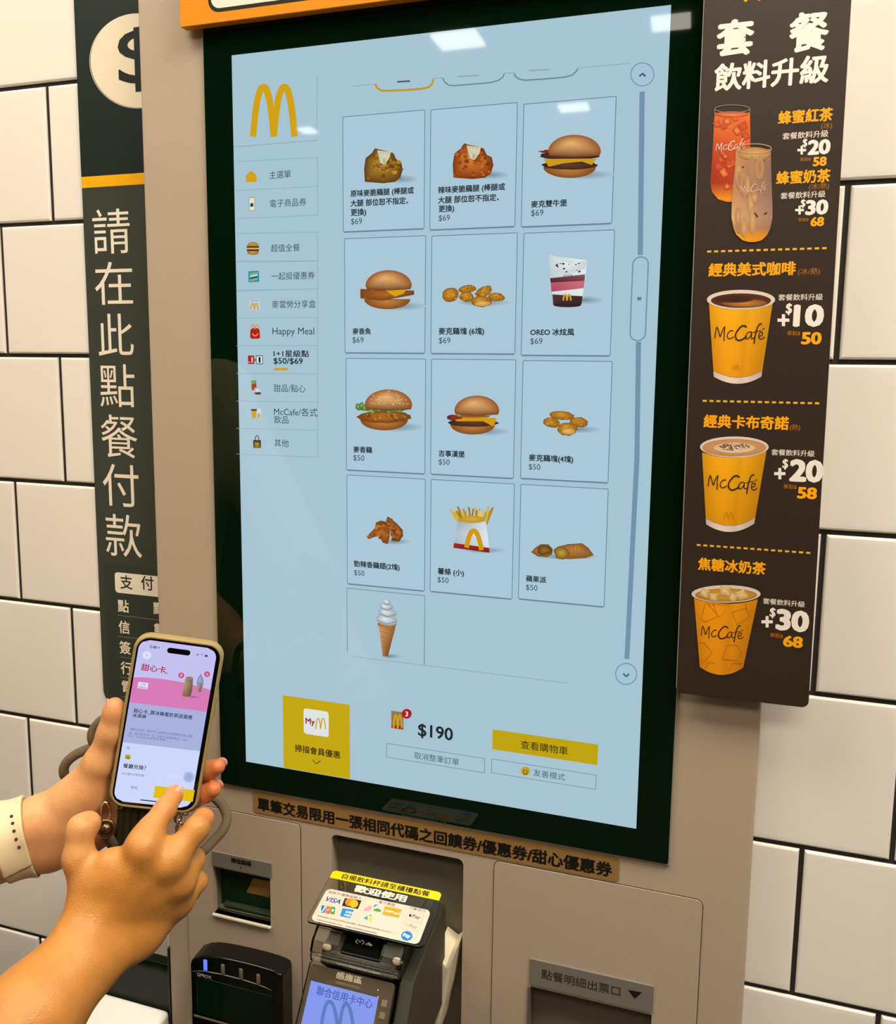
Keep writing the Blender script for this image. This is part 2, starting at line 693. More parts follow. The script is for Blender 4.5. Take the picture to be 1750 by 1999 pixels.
# black gasket on the lower left flank
m = MB(); m.box(KX0 - 0.0035, KX0 - 0.0002, 0.004, 0.0185, KZ0, at(324, 1851, 0.004).z, bev=0.0012)
m.build('side_gasket', M_RUBBER, kiosk)


def plate(name, b, r, corners=(1, 1, 1, 1), proud=0.0011, material=None, label=None, gap=0.0007, y=BODY_Y, holes=(), bev=0.0006):
    """a flush door: a dark gap and the door leaf standing a hair proud"""
    m = MB()
    if not holes:
        m.prism(rrect(*b, r, corners=corners), proud, front(y - proud), bev=bev)
    else:
        m.prism(rrect(*b, r, corners=corners), proud, front(y - proud), holes=holes)
    leaf = m.build(name, material or M_BODY, kiosk, label)
    m = MB()
    m.prism(rrect(b[0] - gap, b[1] + gap, b[2] - gap, b[3] + gap, r + gap, corners=corners), 0.0003, front(y - 0.0003), holes=holes)
    m.build('door_gap', M_SEAM, leaf)
    return leaf


rd = (W((964, 1760), 0.002)[0], W((1371, 1790), 0.002)[0], LOWZ, (W((975, 1687), 0.002)[1] + W((1362, 1752), 0.002)[1]) / 2)
sh = [(scan[0], scan[2]), (scan[1], scan[2]), (scan[1], scan[3]), (scan[0], scan[3])]
rh = [(recp[0], recp[2]), (recp[1], recp[2]), (recp[1], recp[3]), (recp[0], recp[3])]
plate('receipt_door', rd, 0.006, (0, 0, 1, 1), label='larger flush door with the receipt mouth', holes=[rh])
ld = (W((368, 1800), 0.002)[0], W((588, 1800), 0.002)[0], LOWZ, (W((430, 1581), 0.002)[1] + W((578, 1608), 0.002)[1]) / 2)
plate('scanner_door', ld, 0.005, (0, 0, 1, 1), label='flush door around the code scanner', holes=[sh])

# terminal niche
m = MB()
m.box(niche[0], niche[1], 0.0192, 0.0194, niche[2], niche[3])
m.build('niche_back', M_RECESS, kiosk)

# code scanner window: dark well, gold reader plate, lower lip and label plate
m = MB()
y1 = 0.019
m.box(scan[0], scan[1], y1 - 0.0004, y1, scan[2], scan[3])
well = m.build('scanner_well', mat('dark_green_well', (10, 30, 12), rough=0.3), kiosk)
m = MB()
c1 = W(z4(905, 1015), 0.012); c2 = W(z4(1100, 1050), 0.012); c3 = W(z4(1095, 1228), 0.012); c4 = W(z4(832, 1168), 0.012)
m.prism([c4, c3, (c2[0] + 0.0, c2[1]), c1], 0.002, front(0.010), bev=0.0003)
m.build('reader_plate', M_GOLD, well)
m = MB()
a, b = W(z4(520, 1385), 0.014), W(z4(1100, 1520), 0.014)
m.box(scan[0] + 0.006, scan[1] - 0.001, 0.011, 0.018, scan[2] + 0.0035, scan[2] + 0.0065, bev=0.0008)
m.build('well_rib', mat('dark_rib', (74, 84, 66), rough=0.4), well)
m = MB()
m.box(scan[0] - 0.001, scan[1] + 0.001, -0.0012, 0.012, scan[2] - 0.0022, scan[2], bev=0.0004)
m.build('window_lip', M_EDGE, kiosk)
m = MB()
m.box(scan[0], scan[1], 0.0085, 0.0095, scan[2], scan[3])
m.build('scanner_pane', mat('scanner_glass', (20, 60, 30), rough=0.02, alpha=0.18, spec=0.3), kiosk)
lp = wbox(z4(430, 715), z4(1110, 840), z4(437, 880), z4(1105, 1005), 0.001)
m = MB()
m.prism(rrect(*lp, 0.0008), 0.0012, front(0.0008), bev=0.0003)
lpo = m.build('scanner_label', M_STEEL, kiosk)
cv = Canvas(*front(0.0008))
cv.txt('掃描條碼', z4(648, 815), z4(878, 850), '#15130f', bold=0.05)
cv.upoly([cv.uv(z4(750, 885)), cv.uv(z4(776, 890)), cv.uv(z4(764, 912))], '#15130f')
cv.build('label_text', M_PRINT, lpo)

# receipt mouth
rp = wbox(z7(315, 550), z7(800, 650), z7(305, 655), z7(793, 750), 0.001)
m = MB()
m.prism(rrect(*rp, 0.001), 0.0014, front(0.0005), bev=0.0003)
rpo = m.build('receipt_label', M_STEEL, kiosk)
cv = Canvas(*front(0.0005))
cv.txt('點餐明細出票口', z7(357, 612), z7(667, 668), '#2a241c', bold=0.004)
cv.upoly([cv.uv(z7(697, 668)), cv.uv(z7(752, 678)), cv.uv(z7(723, 704))], '#14110d')
cv.build('label_text', M_PRINT, rpo)
m = MB()
m.box(recp[0], recp[1], 0.0185, 0.019, recp[2], recp[3])
m.box(recp[0], recp[0] + 0.0025, 0.0, 0.0185, recp[2], recp[3])
m.prism([(recp[0] + 0.0025, recp[2]), (recp[1], recp[2]), (recp[1], recp[3] - 0.010), (recp[0] + 0.0025, recp[3] - 0.010)], 0.003, (Vector((0, 0.012, 0)), Vector((1, 0, 0)), Vector((0, 0.02, 1)).normalized(), Vector((0, -1, 0.02)).normalized()), bev=0.0005)
m.build('receipt_mouth', mat('receipt_chute', (92, 84, 72), rough=0.5), kiosk)

# ------------------------------------------------------------------ screen glass and display
gx0, gx1, gz0 = -0.0302, 0.4283, 0.9706
gz1 = 1.80
m = MB()
m.prism(rrect(gx0, gx1, gz0, gz1, 0.002, n=4), 0.0042, front(-0.0002), bev=0.0007)
glass = m.build('screen_glass', M_GLASS_BLACK, kiosk)
m = MB()
m.box(gx0 - 0.0012, gx1 + 0.0012, 0.0008, 0.003, gz0 - 0.0014, gz1)
m.build('glass_frame', mat('pale_frame', (150, 146, 128), rough=0.35), kiosk)

SC = dict(bg=(166, 195, 210), line=(104, 134, 150), text=(34, 42, 48), yel=(206, 160, 12), soft=(140, 168, 184))
cv = Canvas(*front(-0.0002))
cv.layer = 1
sb = (0.0, 0.3985, 1.0, 1.7084)
sx0, sx1 = cv.uv((450, 102))[0], cv.uv((1295, 13))[0]
cv.rrect((0.0005, 0.3992, 1.0, 1.7075), SC['bg'])
display = cv.build('display', M_LIT, glass)
# artwork shown by the display: one sub-part for every tile, button and panel
u = cv.uv
s3, s4, s5, s6 = Z(440, 0, 1.9886), Z(440, 440, 1.9886), Z(440, 880, 1.9886), Z(400, 1300, 1.8617)


def show(name, label=None):
    return cv.build(name, M_LIT, glass, label)


# header: logo cell, tabs of the scrolled list
L = SC['line']
cv.layer = 2
cv.arches(488, 582, 171, 267, SC['yel'], w=0.135)
show('golden_arches')
cv.line([(620, 150), (619, 274), (457, 287)], 0.0008, SC['soft'])
show('logo_cell')
cv.line([s3(495, 335), s3(585, 327)], 0.0006, SC['soft'])
for (pts, c, w) in ((((583, 325), (588, 340), (604, 351), (625, 353), (700, 350), (765, 345), (790, 339), (804, 325), (810, 306)), (196, 150, 20), 0.0018),
                    (((845, 303), (851, 318), (868, 331), (890, 333), (960, 327), (1030, 321), (1060, 313), (1078, 300), (1084, 286)), L, 0.0011),
                    (((1121, 284), (1128, 298), (1142, 308), (1165, 312), (1240, 307), (1320, 300), (1347, 292), (1362, 279), (1370, 266)), L, 0.0011)):
    cv.line([s3(*p) for p in pts], w, c)
cv.line([s3(810, 304), s3(845, 302)], 0.0006, SC['soft']); cv.line([s3(1084, 285), s3(1121, 282)], 0.0006, SC['soft']); cv.line([s3(1370, 264), s3(1570, 247)], 0.0006, SC['soft'])
cv.line([s3(668, 318), s3(718, 315)], 0.0014, (70, 84, 94)); cv.line([s3(902, 298), s3(985, 293)], 0.0011, SC['soft']); cv.line([s3(1178, 275), s3(1262, 270)], 0.0011, SC['soft'])
show('tab_row')


# ---- food pictures, drawn flat in the display (pixel space of the photograph: cx, cy middle, s scale)
def ell(cx, cy, rx, ry, n=24, a0=0.0, a1=2 * PI, wob=0.0, seed=0, tilt=0.0):
    rnd = random.Random(seed)
    o = []
    full = abs(a1 - a0 - 2 * PI) < 1e-6
    for k in range(n + (0 if full else 1)):
        a = a0 + (a1 - a0) * k / n
        w = 1 + wob * rnd.uniform(-1, 1)
        x, y = rx * w * math.cos(a), ry * w * math.sin(a)
        o.append((cx + x * math.cos(tilt) - y * math.sin(tilt), cy + x * math.sin(tilt) + y * math.cos(tilt)))
    return o


def cast(c, x0, x1, y, h):
    c.fan(ell((x0 + x1) / 2, y, (x1 - x0) / 2, h), ((x0 + x1) / 2 - (x1 - x0) * 0.1, y), (112, 134, 146), SC['bg'])


def bun(c, cx, cy, w, h, top, edge, low):
    """domed top bun with a sheen"""
    pts = ell(cx, cy, w / 2, h, 22, PI, 2 * PI) + [(cx + w * 0.47, cy + h * 0.22), (cx, cy + h * 0.3), (cx - w * 0.47, cy + h * 0.22)]
    n = len(pts)
    cols = [edge] * (n - 3) + [low] * 3
    c.fan(pts, (cx - w * 0.08, cy - h * 0.52), top, cols)


def heel(c, cx, cy, w, h, top, low):
    pts = [(cx - w / 2, cy), (cx + w / 2, cy)] + ell(cx, cy, w / 2, h, 14, 0.15, PI - 0.15)
    c.fan(pts, (cx, cy + h * 0.2), top, low)


def crumb(c, pts, seed, n, r, tones):
    rnd = random.Random(seed)
    xs = [p[0] for p in pts]; ys = [p[1] for p in pts]
    cx, cy = sum(xs) / len(xs), sum(ys) / len(ys)
    c.layer += 1
    for _ in range(n):
        k = rnd.choice(pts); t = rnd.uniform(0, 0.9)
        x, y = cx + (k[0] - cx) * t, cy + (k[1] - cy) * t
        rr = r * rnd.uniform(0.5, 1.2)
        c.fan(ell(x, y, rr, rr * 0.75, 7, wob=0.25, seed=rnd.random()), (x - rr * 0.2, y - rr * 0.3), rnd.choice(tones), rnd.choice(tones))
    c.layer -= 1


def fried(c, pts, mid, seed, tones, n=46, r=6):
    c.fan(pts, mid, tones[0], tones[-1])
    crumb(c, pts, seed, n, r, tones)


def burger(c, cx, cy, w, h, kind):
    b = c.layer
    cast(c, cx - w * 0.2, cx + w * 0.72, cy + h * 0.42, h * 0.11)
    c.layer = b + 1
    heel(c, cx, cy + h * 0.24, w * 0.86, h * 0.26, (196, 128, 60), (128, 72, 26))
    c.layer = b + 2
    if kind == 'double':
        for k, (yy, ww) in enumerate(((0.20, 0.90), (-0.02, 0.98))):
            c.fan(ell(cx, cy + h * yy, w * ww / 2, h * 0.105, 26, wob=0.05, seed=k), (cx, cy + h * yy), (96, 58, 36), (54, 30, 20))
        c.layer = b + 3
        c.poly([(cx - w * 0.42, cy + h * 0.06), (cx + w * 0.44, cy + h * 0.05), (cx + w * 0.36, cy + h * 0.2), (cx + w * 0.2, cy + h * 0.12), (cx - w * 0.1, cy + h * 0.16), (cx - w * 0.34, cy + h * 0.24)], (206, 152, 26))
        c.fan(ell(cx - w * 0.1, cy - h * 0.12, w * 0.38, h * 0.055, 20, wob=0.15, seed=5), (cx - w * 0.1, cy - h * 0.12), (160, 36, 18), (110, 28, 16))
        c.poly([(cx - w * 0.3, cy - h * 0.09), (cx + w * 0.44, cy - h * 0.1), (cx + w * 0.42, cy - h * 0.03), (cx - w * 0.2, cy - h * 0.02)], (84, 88, 26))
    elif kind == 'fish':
        c.fan([(cx - w * 0.5, cy - h * 0.02), (cx + w * 0.5, cy + h * 0.02), (cx + w * 0.5, cy + h * 0.13), (cx - w * 0.1, cy + h * 0.28), (cx - w * 0.5, cy + h * 0.22)], (cx, cy + h * 0.1), (176, 104, 34), (120, 62, 18))
        c.layer = b + 3
        c.poly([(cx - w * 0.1, cy - h * 0.05), (cx + w * 0.38, cy - h * 0.05), (cx + w * 0.3, cy + h * 0.1), (cx + w * 0.14, cy + h * 0.18)], (214, 158, 24))
        c.fan(ell(cx - w * 0.1, cy - h * 0.06, w * 0.38, h * 0.06, 22, wob=0.2, seed=3), (cx - w * 0.1, cy - h * 0.06), (226, 226, 206), (190, 190, 170))
    elif kind == 'chicken':
        c.fan(ell(cx, cy + h * 0.17, w * 0.49, h * 0.15, 26, wob=0.05, seed=8), (cx, cy + h * 0.14), (184, 112, 36), (116, 62, 18))
        crumb(c, ell(cx, cy + h * 0.17, w * 0.46, h * 0.12, 20), 4, 40, 3.4, [(196, 126, 44), (150, 84, 24), (120, 64, 18)])
        c.layer = b + 4
        rnd = random.Random(3)
        for k in range(15):
            x = cx - w * 0.46 + w * 0.86 * k / 14
            y = cy + h * rnd.uniform(-0.1, 0.03)
            c.fan(ell(x, y, w * 0.06, h * 0.09, 9, wob=0.35, seed=k), (x, y - 2), (154, 190, 92), rnd.choice([(64, 116, 36), (96, 148, 52), (48, 92, 28)]))
        c.fan(ell(cx + w * 0.22, cy - h * 0.08, w * 0.2, h * 0.05, 16, wob=0.2, seed=9), (cx + w * 0.2, cy - h * 0.08), (232, 230, 214), (200, 200, 180))
    else:
        c.fan(ell(cx, cy + h * 0.2, w * 0.48, h * 0.1, 24, wob=0.05, seed=2), (cx, cy + h * 0.18), (98, 60, 38), (58, 32, 20))
        c.layer = b + 3
        c.poly([(cx - w * 0.44, cy + h * 0.02), (cx + w * 0.46, cy + h * 0.08), (cx + w * 0.4, cy + h * 0.3), (cx + w * 0.2, cy + h * 0.16), (cx - w * 0.3, cy + h * 0.16)], (210, 150, 22))
        c.fan(ell(cx - w * 0.36, cy + h * 0.06, w * 0.14, h * 0.07, 14, wob=0.2, seed=2), (cx - w * 0.36, cy + h * 0.06), (150, 46, 30), (104, 34, 24))
        c.fan(ell(cx + w * 0.02, cy + h * 0.03, w * 0.3, h * 0.045, 18, wob=0.25, seed=12), (cx, cy + h * 0.02), (176, 58, 24), (120, 110, 40))
    c.layer = b + 6
    dx = w * (0.08 if kind in ('double', 'chicken', 'plain') else 0.03)
    bun(c, cx + dx, cy - h * 0.1, w * 0.86, h * 0.40, (232, 176, 112), (150, 82, 30), (112, 60, 22))
    if kind == 'chicken':
        c.layer = b + 7
        rnd = random.Random(1)
        for k in range(46):
            a, t = rnd.uniform(PI * 1.02, PI * 1.98), rnd.uniform(0.2, 0.92)
            x, y = cx + dx + w * 0.43 * t * math.cos(a), cy - h * 0.12 + h * 0.38 * t * math.sin(a)
            c.poly(ell(x, y, 1.5, 0.9, 6), (228, 196, 140))
    c.layer = b


GOLD = [(206, 150, 48), (178, 118, 28), (140, 86, 18), (112, 66, 12)]


def nugget(c, cx, cy, rx, ry, seed, bite=False, tilt=0.0):
    b = c.layer
    pts = ell(cx, cy, rx, ry, 18, wob=0.07, seed=seed, tilt=tilt)
    c.fan(pts, (cx - rx * 0.2, cy - ry * 0.4), GOLD[0], GOLD[2])
    crumb(c, pts, seed, 14, 2.6, GOLD[:3])
    if bite:
        c.layer = b + 2
        c.fan(ell(cx + rx * 0.1, cy + ry * 0.35, rx * 0.72, ry * 0.5, 12, wob=0.12, seed=seed + 3), (cx, cy + ry * 0.3), (226, 190, 110), (196, 146, 60))
    c.layer = b


def drumstick(c, x0, x1, y0, y1, tones, seed):
    b = c.layer
    cx, cy, w, h = (x0 + x1) / 2, (y0 + y1) / 2, x1 - x0, y1 - y0
    cast(c, cx, x1 + w * 0.4, y1 - h * 0.12, h * 0.12)
    c.layer = b + 1
    pts = [(cx - w * .48, cy + h * .46), (cx - w * .5, cy + h * .1), (cx - w * .46, cy - h * .2), (cx - w * .3, cy - h * .34), (cx - w * .22, cy - h * .48), (cx - w * .1, cy - h * .44),
           (cx + w * .1, cy - h * .4), (cx + w * .26, cy - h * .34), (cx + w * .34, cy - h * .16), (cx + w * .46, cy - h * .1), (cx + w * .5, cy + h * .12), (cx + w * .44, cy + h * .34), (cx + w * .3, cy + h * .46), (cx, cy + h * .5)]
    fried(c, pts, (cx - w * 0.1, cy - h * 0.05), seed, tones, 70, 5)
    c.layer = b + 3
    c.fan([(cx - w * .16, cy - h * .42), (cx + w * .2, cy - h * .38), (cx + w * .16, cy - h * .2), (cx + w * .04, cy - h * .02), (cx - w * .08, cy - h * .06)], (cx + w * .03, cy - h * .25), (238, 236, 214), (196, 192, 150))
    for k in range(4):
        x = cx - w * .08 + k * w * .07
        c.line([(x, cy - h * .38), (cx + w * 0.02, cy - h * .06)], 0.0005, (164, 160, 118))
    c.layer = b


# ---- menu tiles
def tile(name, corners, picture, texts, price, label=None, open_bottom=False):
    b = cv.box_of(corners)
    cv.layer = 2
    if not open_bottom:
        cv.rrect((b[0] + .0004, b[1] - .0004, b[2] + .0004, b[3] - .0004), (170, 199, 215), 0.0012)
        cv.layer = 3
        cv.ring(b, L, 0.0007, 0.0014)
        cv.uline([(b[0] + .001, b[2] - 0.0003), (b[1] - .001, b[2] - 0.0003)], 0.0006, (98, 124, 138))
    else:
        cv.layer = 3
        cv.uline([(b[0], b[2] + 0.004), (b[0], b[3]), (b[1], b[3]), (b[1], b[2] - 0.0)], 0.0008, L)
    cv.layer = 4
    picture(cv)
    cv.layer = 4
    for s, a, e in texts:
        cv.txt(s, a, e, SC['text'], bold=0.030)
    if price:
        cv.txt(price[0], price[1], price[2], (58, 72, 84), bold=0.0)
    show(name, label)


SPICY = [(216, 124, 44), (186, 92, 26), (150, 64, 14), (120, 48, 8)]
CRISP = [(186, 138, 44), (156, 106, 26), (120, 76, 16), (92, 56, 8)]
tile('menu_tile', [(668, 227), (829, 215), (671, 453), (831, 447)],
     lambda c: drumstick(c, *s3(540, 0)[:1], s3(690, 0)[0], s3(0, 573)[1], s3(0, 712)[1], CRISP, 2),
     [('原味麥脆鷄腿 (棒腿或', s3(487, 751), s3(733, 744)), ('大腿 部位恕不指定、', s3(487, 788), s3(712, 780)), ('更換)', s3(488, 828), s3(548, 824))], ('$69', s3(489, 862), s3(532, 860)))
tile('menu_tile', [(839, 212), (1009, 202), (841, 449), (1009, 443)],
     lambda c: drumstick(c, s3(884, 0)[0], s3(1042, 0)[0], s3(0, 554)[1], s3(0, 696)[1], SPICY, 5),
     [('辣味麥脆鷄腿 (棒腿或', s3(827, 738), s3(1087, 729)), ('大腿 部位恕不指定、', s3(827, 775), s3(1064, 768)), ('更換)', s3(829, 814), s3(890, 810))], ('$69', s3(829, 849), s3(873, 847)))
tile('menu_tile', [(1020, 201), (1201, 190), (1020, 442), (1199, 438)],
     lambda c: burger(c, s3(1338, 0)[0], s3(0, 608)[1], 120, 84, 'double'),
     [('麥克雙牛堡', s3(1188, 792), s3(1328, 789))], ('$69', s3(1188, 829), s3(1236, 827)))
tile('menu_tile', [(672, 465), (831, 460), (674, 689), (832, 690)],
     lambda c: burger(c, s4(630, 0)[0], s4(0, 250)[1], 105, 76, 'fish'),
     [('麥香魚', s4(495, 411), s4(567, 411))], ('$69', s4(495, 446), s4(538, 446)))


def six(c):
    cast(c, s4(900, 0)[0], s4(1110, 0)[0], s4(0, 300)[1], 7)
    c.layer += 1
    for k, (x, y, rx, ry, t, bt) in enumerate(((940, 248, 34, 16, -0.1, 0), (1005, 258, 34, 20, -0.5, 0), (876, 270, 32, 29, 0, 0), (938, 277, 28, 20, 0, 0), (1055, 279, 32, 17, 0.1, 0), (997, 296, 42, 22, 0, 1))):
        nugget(c, *s4(x, y), rx / 1.9886, ry / 1.9886, k + 2, bool(bt), t)
        c.layer += 2


tile('menu_tile', [(842, 459), (1009, 455), (842, 690), (1009, 692)], six,
     [('麥克鷄塊 (6塊)', s4(829, 412), s4(1006, 413))], ('$69', s4(830, 448), s4(875, 448)))


def cup_ice(c):
    q = s4
    cast(c, *[q(1340, 0)[0], q(1470, 0)[0]], q(0, 290)[1], 8)
    c.layer += 1
    c.grad([(q(1258, 118), q(1405, 135), (196, 210, 214), (228, 236, 238)), (q(1262, 205), q(1398, 215), (190, 204, 210), (224, 232, 236))])
    c.grad([(q(1262, 205), q(1398, 190), (92, 44, 52), (150, 86, 92)), (q(1264, 222), q(1396, 215), (64, 34, 34), (110, 56, 60))])
    c.grad([(q(1264, 222), q(1396, 215), (186, 82, 104), (206, 110, 128)), (q(1267, 258), q(1392, 244), (170, 70, 92), (196, 100, 118))])
    c.grad([(q(1267, 258), q(1392, 244), (214, 220, 222), (230, 236, 238)), (q(1271, 268), q(1386, 285), (204, 210, 214), (220, 228, 232))])
    c.grad([(q(1271, 268), q(1388, 275), (84, 50, 46), (62, 36, 34)), (q(1274, 310), q(1384, 308), (66, 40, 36), (48, 28, 28))])
    c.fan(ell(*q(1329, 310), 27, 4, 18), q(1329, 310), (58, 34, 32), (44, 26, 26))
    c.layer += 1
    c.fan([q(1258, 118), q(1268, 112), q(1285, 126), q(1310, 132), q(1340, 140), q(1368, 148), q(1392, 140), q(1405, 135), q(1398, 168), q(1330, 190), q(1264, 170)], q(1330, 150), (226, 232, 232), (198, 208, 212))
    rnd = random.Random(4)
    for k in range(26):
        x, y = q(rnd.uniform(1285, 1385), rnd.uniform(145, 182))
        c.poly(ell(x, y, rnd.uniform(1, 2.6), rnd.uniform(0.8, 1.6), 6, wob=0.3, seed=k), (40, 36, 36))
    c.txt('冰炫風', q(1312, 196), q(1350, 196), (60, 56, 60))
    c.arches(q(1310, 0)[0], q(1346, 0)[0], q(0, 268)[1], q(0, 292)[1], (214, 166, 60), 0.16)
    c.layer -= 2


tile('menu_tile', [(1020, 453), (1199, 450), (1020, 694), (1195, 695)], cup_ice,
     [('OREO 冰炫風', s4(1185, 413), s4(1356, 415))], ('$69', s4(1185, 451), s4(1232, 451)))
tile('menu_tile', [(675, 700), (832, 699), (677, 918), (831, 925)],
     lambda c: burger(c, s4(618, 0)[0], s4(0, 716)[1], 108, 80, 'chicken'),
     [('麥香鷄', s4(498, 870), s4(571, 871))], ('$50', s4(498, 903), s4(541, 905)))
tile('menu_tile', [(842, 700), (1007, 702), (841, 926), (1005, 934)],
     lambda c: burger(c, s4(962, 0)[0], s4(0, 736)[1], 102, 76, 'plain'),
     [('吉事漢堡', s4(829, 885), s4(931, 888))], ('$50', s5(829, 44), s5(872, 46)))


def four(c):
    cast(c, s4(1300, 0)[0], s4(1460, 0)[0], s4(0, 792)[1], 7)
    c.layer += 1
    for k, (x, y, rx, ry, t, bt) in enumerate(((1308, 738, 48, 18, 0.1, 0), (1268, 765, 34, 20, 0.15, 0), (1374, 764, 36, 20, 0.1, 0), (1330, 790, 38, 26, 0, 1))):
        nugget(c, *s4(x, y), rx / 1.9886, ry / 1.9886, k + 12, bool(bt), t)
        c.layer += 2


tile('menu_tile', [(1020, 702), (1195, 706), (1017, 934), (1190, 943)], four,
     [('麥克鷄塊(4塊)', s5(1179, 28), s5(1352, 35))], ('$50', s5(1179, 63), s5(1224, 65)))


def wings(c):
    cast(c, s5(610, 0)[0], s5(720, 0)[0], s5(0, 352)[1], 6)
    c.layer += 1
    fried(c, [s5(x, y) for x, y in ((551, 338), (560, 322), (582, 300), (586, 278), (606, 270), (625, 275), (640, 292), (640, 330), (632, 362), (612, 356), (600, 330), (580, 334), (560, 342))], s5(610, 305), 3, [(186, 112, 44), (156, 84, 28), (120, 60, 18)], 40, 4)
    c.layer += 2
    fried(c, [s5(x, y) for x, y in ((625, 272), (632, 254), (644, 262), (668, 282), (690, 306), (692, 330), (676, 352), (655, 350), (645, 330), (640, 295))], s5(665, 310), 6, [(186, 112, 44), (156, 84, 28), (112, 54, 16)], 36, 4)
    c.layer -= 3


tile('menu_tile', [(676.3, 926.8), (832, 934), (678.9, 1140.5), (829.7, 1153)], wings,
     [('勁辣香鷄翅(2塊)', s5(500, 438), s5(678, 455))], ('$50', s5(501, 474), s5(541, 476)))


def fries(c):
    q = s5
    cast(c, q(930, 0)[0], q(1090, 0)[0], q(0, 386)[1], 6)
    c.layer += 1
    rnd = random.Random(11)
    for k in range(30):
        x = 905 + 112 * rnd.random(); t = (x - 960) / 55
        ln = rnd.uniform(45, 72)
        x2 = x + t * 26 + rnd.uniform(-12, 12)
        c.line([q(x, 285), q(x2, 285 - ln)], 0.0017, rnd.choice([(214, 176, 60), (186, 146, 36), (226, 194, 92), (158, 122, 26)]))
    c.layer += 1
    c.grad([(q(905, 262), q(1012, 276), (150, 166, 178), (206, 218, 226)), (q(898, 320), q(1020, 330), (176, 192, 204), (224, 232, 236)), (q(888, 372), q(1027, 388), (160, 176, 190), (214, 222, 228))])
    c.fan(ell(*q(958, 266), 27, 7, 20), q(958, 262), (212, 172, 56), (186, 146, 40))
    c.layer += 1
    c.grad([(q(889, 357), q(1026, 376), (168, 36, 26), (150, 26, 22)), (q(887, 376), q(1027, 395), (150, 24, 20), (128, 18, 18))])
    c.layer += 1
    o = []
    for i in range(17):
        t = i / 16
        o.append(q(938 + 58 * t, 305 + (375 - 305) * abs(2 * t - 1) ** 2.3 + 10 * t))
    c.line(o, 0.0046, (206, 152, 14))
    c.layer -= 4


tile('menu_tile', [(841, 935), (1005.7, 944), (840, 1155.6), (1000.7, 1168.6)], fries,
     [('薯條 (小)', s5(825, 468), s5(928, 476))], ('$50', s5(825, 501), s5(868, 504)))


def pies(c):
    q = s5
    cast(c, q(1200, 0)[0], q(1450, 0)[0], q(0, 410)[1], 6)
    c.layer += 1
    c.fan([q(x, y) for x, y in ((1188, 393), (1205, 375), (1225, 362), (1255, 362), (1272, 380), (1270, 402), (1250, 412), (1215, 410))], q(1225, 380), (186, 126, 62), (128, 76, 30))
    c.fan([q(x, y) for x, y in ((1278, 395), (1290, 372), (1330, 362), (1385, 358), (1410, 375), (1432, 405), (1400, 416), (1340, 420), (1300, 418))], q(1360, 378), (190, 132, 62), (132, 80, 30))
    c.layer += 1
    c.fan(ell(*q(1240, 385), 14, 10, 14, wob=0.15, seed=2), q(1240, 385), (156, 112, 36), (92, 54, 16))
    c.fan(ell(*q(1306, 395), 15, 12, 14, wob=0.15, seed=5), q(1306, 395), (196, 158, 60), (120, 76, 22))
    for k in range(5):
        c.line([q(1335 + k * 15, 366), q(1342 + k * 15, 410)], 0.0004, (140, 88, 36))
    c.layer -= 2


tile('menu_tile', [(1016.8, 944.4), (1189, 954), (1011.8, 1170), (1180.7, 1184)], pies,
     [('蘋果派', s5(1168, 496), s5(1247, 500))], ('$50', s5(1168, 531), s5(1213, 533)))


def cone(c):
    q = s5
    cast(c, q(600, 0)[0], q(690, 0)[0], q(0, 797)[1], 5)
    c.layer += 1
    c.grad([(q(594, 672), q(664, 672), (196, 142, 84), (140, 88, 44)), (q(600, 700), q(658, 700), (206, 152, 92), (146, 92, 46)), (q(612, 796), q(632, 798), (176, 120, 66), (112, 66, 30))])
    for k in range(5):
        c.line([q(600 + k * 3, 700 + k * 20), q(652 - k * 5, 712 + k * 18)], 0.0004, (146, 96, 50))
    c.layer += 1
    c.fan(ell(*q(629, 672), 19, 6, 16), q(629, 670), (204, 150, 92), (160, 104, 56))
    for (y, rx, ry, dx) in ((655, 42, 21, 0), (628, 36, 18, 2), (604, 26, 15, -1), (586, 15, 13, 0)):
        c.layer += 1
        c.fan(ell(*q(629 + dx, y), rx / 1.9886, ry / 1.9886, 20, tilt=0.18), q(618 + dx, y - 4), (226, 232, 232), (150, 166, 176))
        c.line([q(629 + dx - rx * 0.9, y + 2), q(629 + dx, y + ry * 0.8), q(629 + dx + rx * 0.9, y + ry * 0.3)], 0.0007, (122, 138, 150))
    c.layer += 1
    c.fan([q(618, 590), q(624, 569), q(632, 575), q(640, 592)], q(628, 585), (230, 236, 236), (170, 184, 194))
    c.layer -= 7


tile('menu_tile', [(677.9, 1148), (830.2, 1162.6), (678.5, 1281), (828.7, 1296)], cone, [], None, open_bottom=True)
cv.layer = 2
a, b = u(s5(500, 805)), u(s5(1540, 895))
vv = (u(s5(470, 797))[1] + u(s5(773, 830))[1]) / 2
cv.uline([(u(s5(500, 805))[0], vv), (u(s5(1330, 875))[0], vv)], 0.0007, SC['soft'])
show('list_end')

# ---- category column
x_r = [(614, 306), (620, 420)]


def hline(y0, y1, x0=462, x1=622):
    cv.line([(x0, y0), (x1, y1)], 0.0005, SC['soft'])


def category(name, icon, texts, top, bot, bold=0.0):
    """one button of the left column: two thin rules, a picture, its words"""
    cv.layer = 2
    hline(*top); hline(*bot)
    cv.line([(620, top[1]), (621.5, bot[1])], 0.0006, SC['soft'])
    cv.layer = 3
    icon()
    cv.layer = 3
    for t in texts:
        cv.txt(*t, (48, 64, 74) if not bold else SC['text'], bold=bold, h=13.5 if bold else None)
    show(name)


Y = SC['yel']
category('category_button', lambda: cv.poly([s3(80, 682), s3(101, 662), s3(122, 680), s3(122, 706), s3(81, 708)], Y), [('主選單', s3(172, 679), s3(255, 677))], (316, 307), (372, 364))


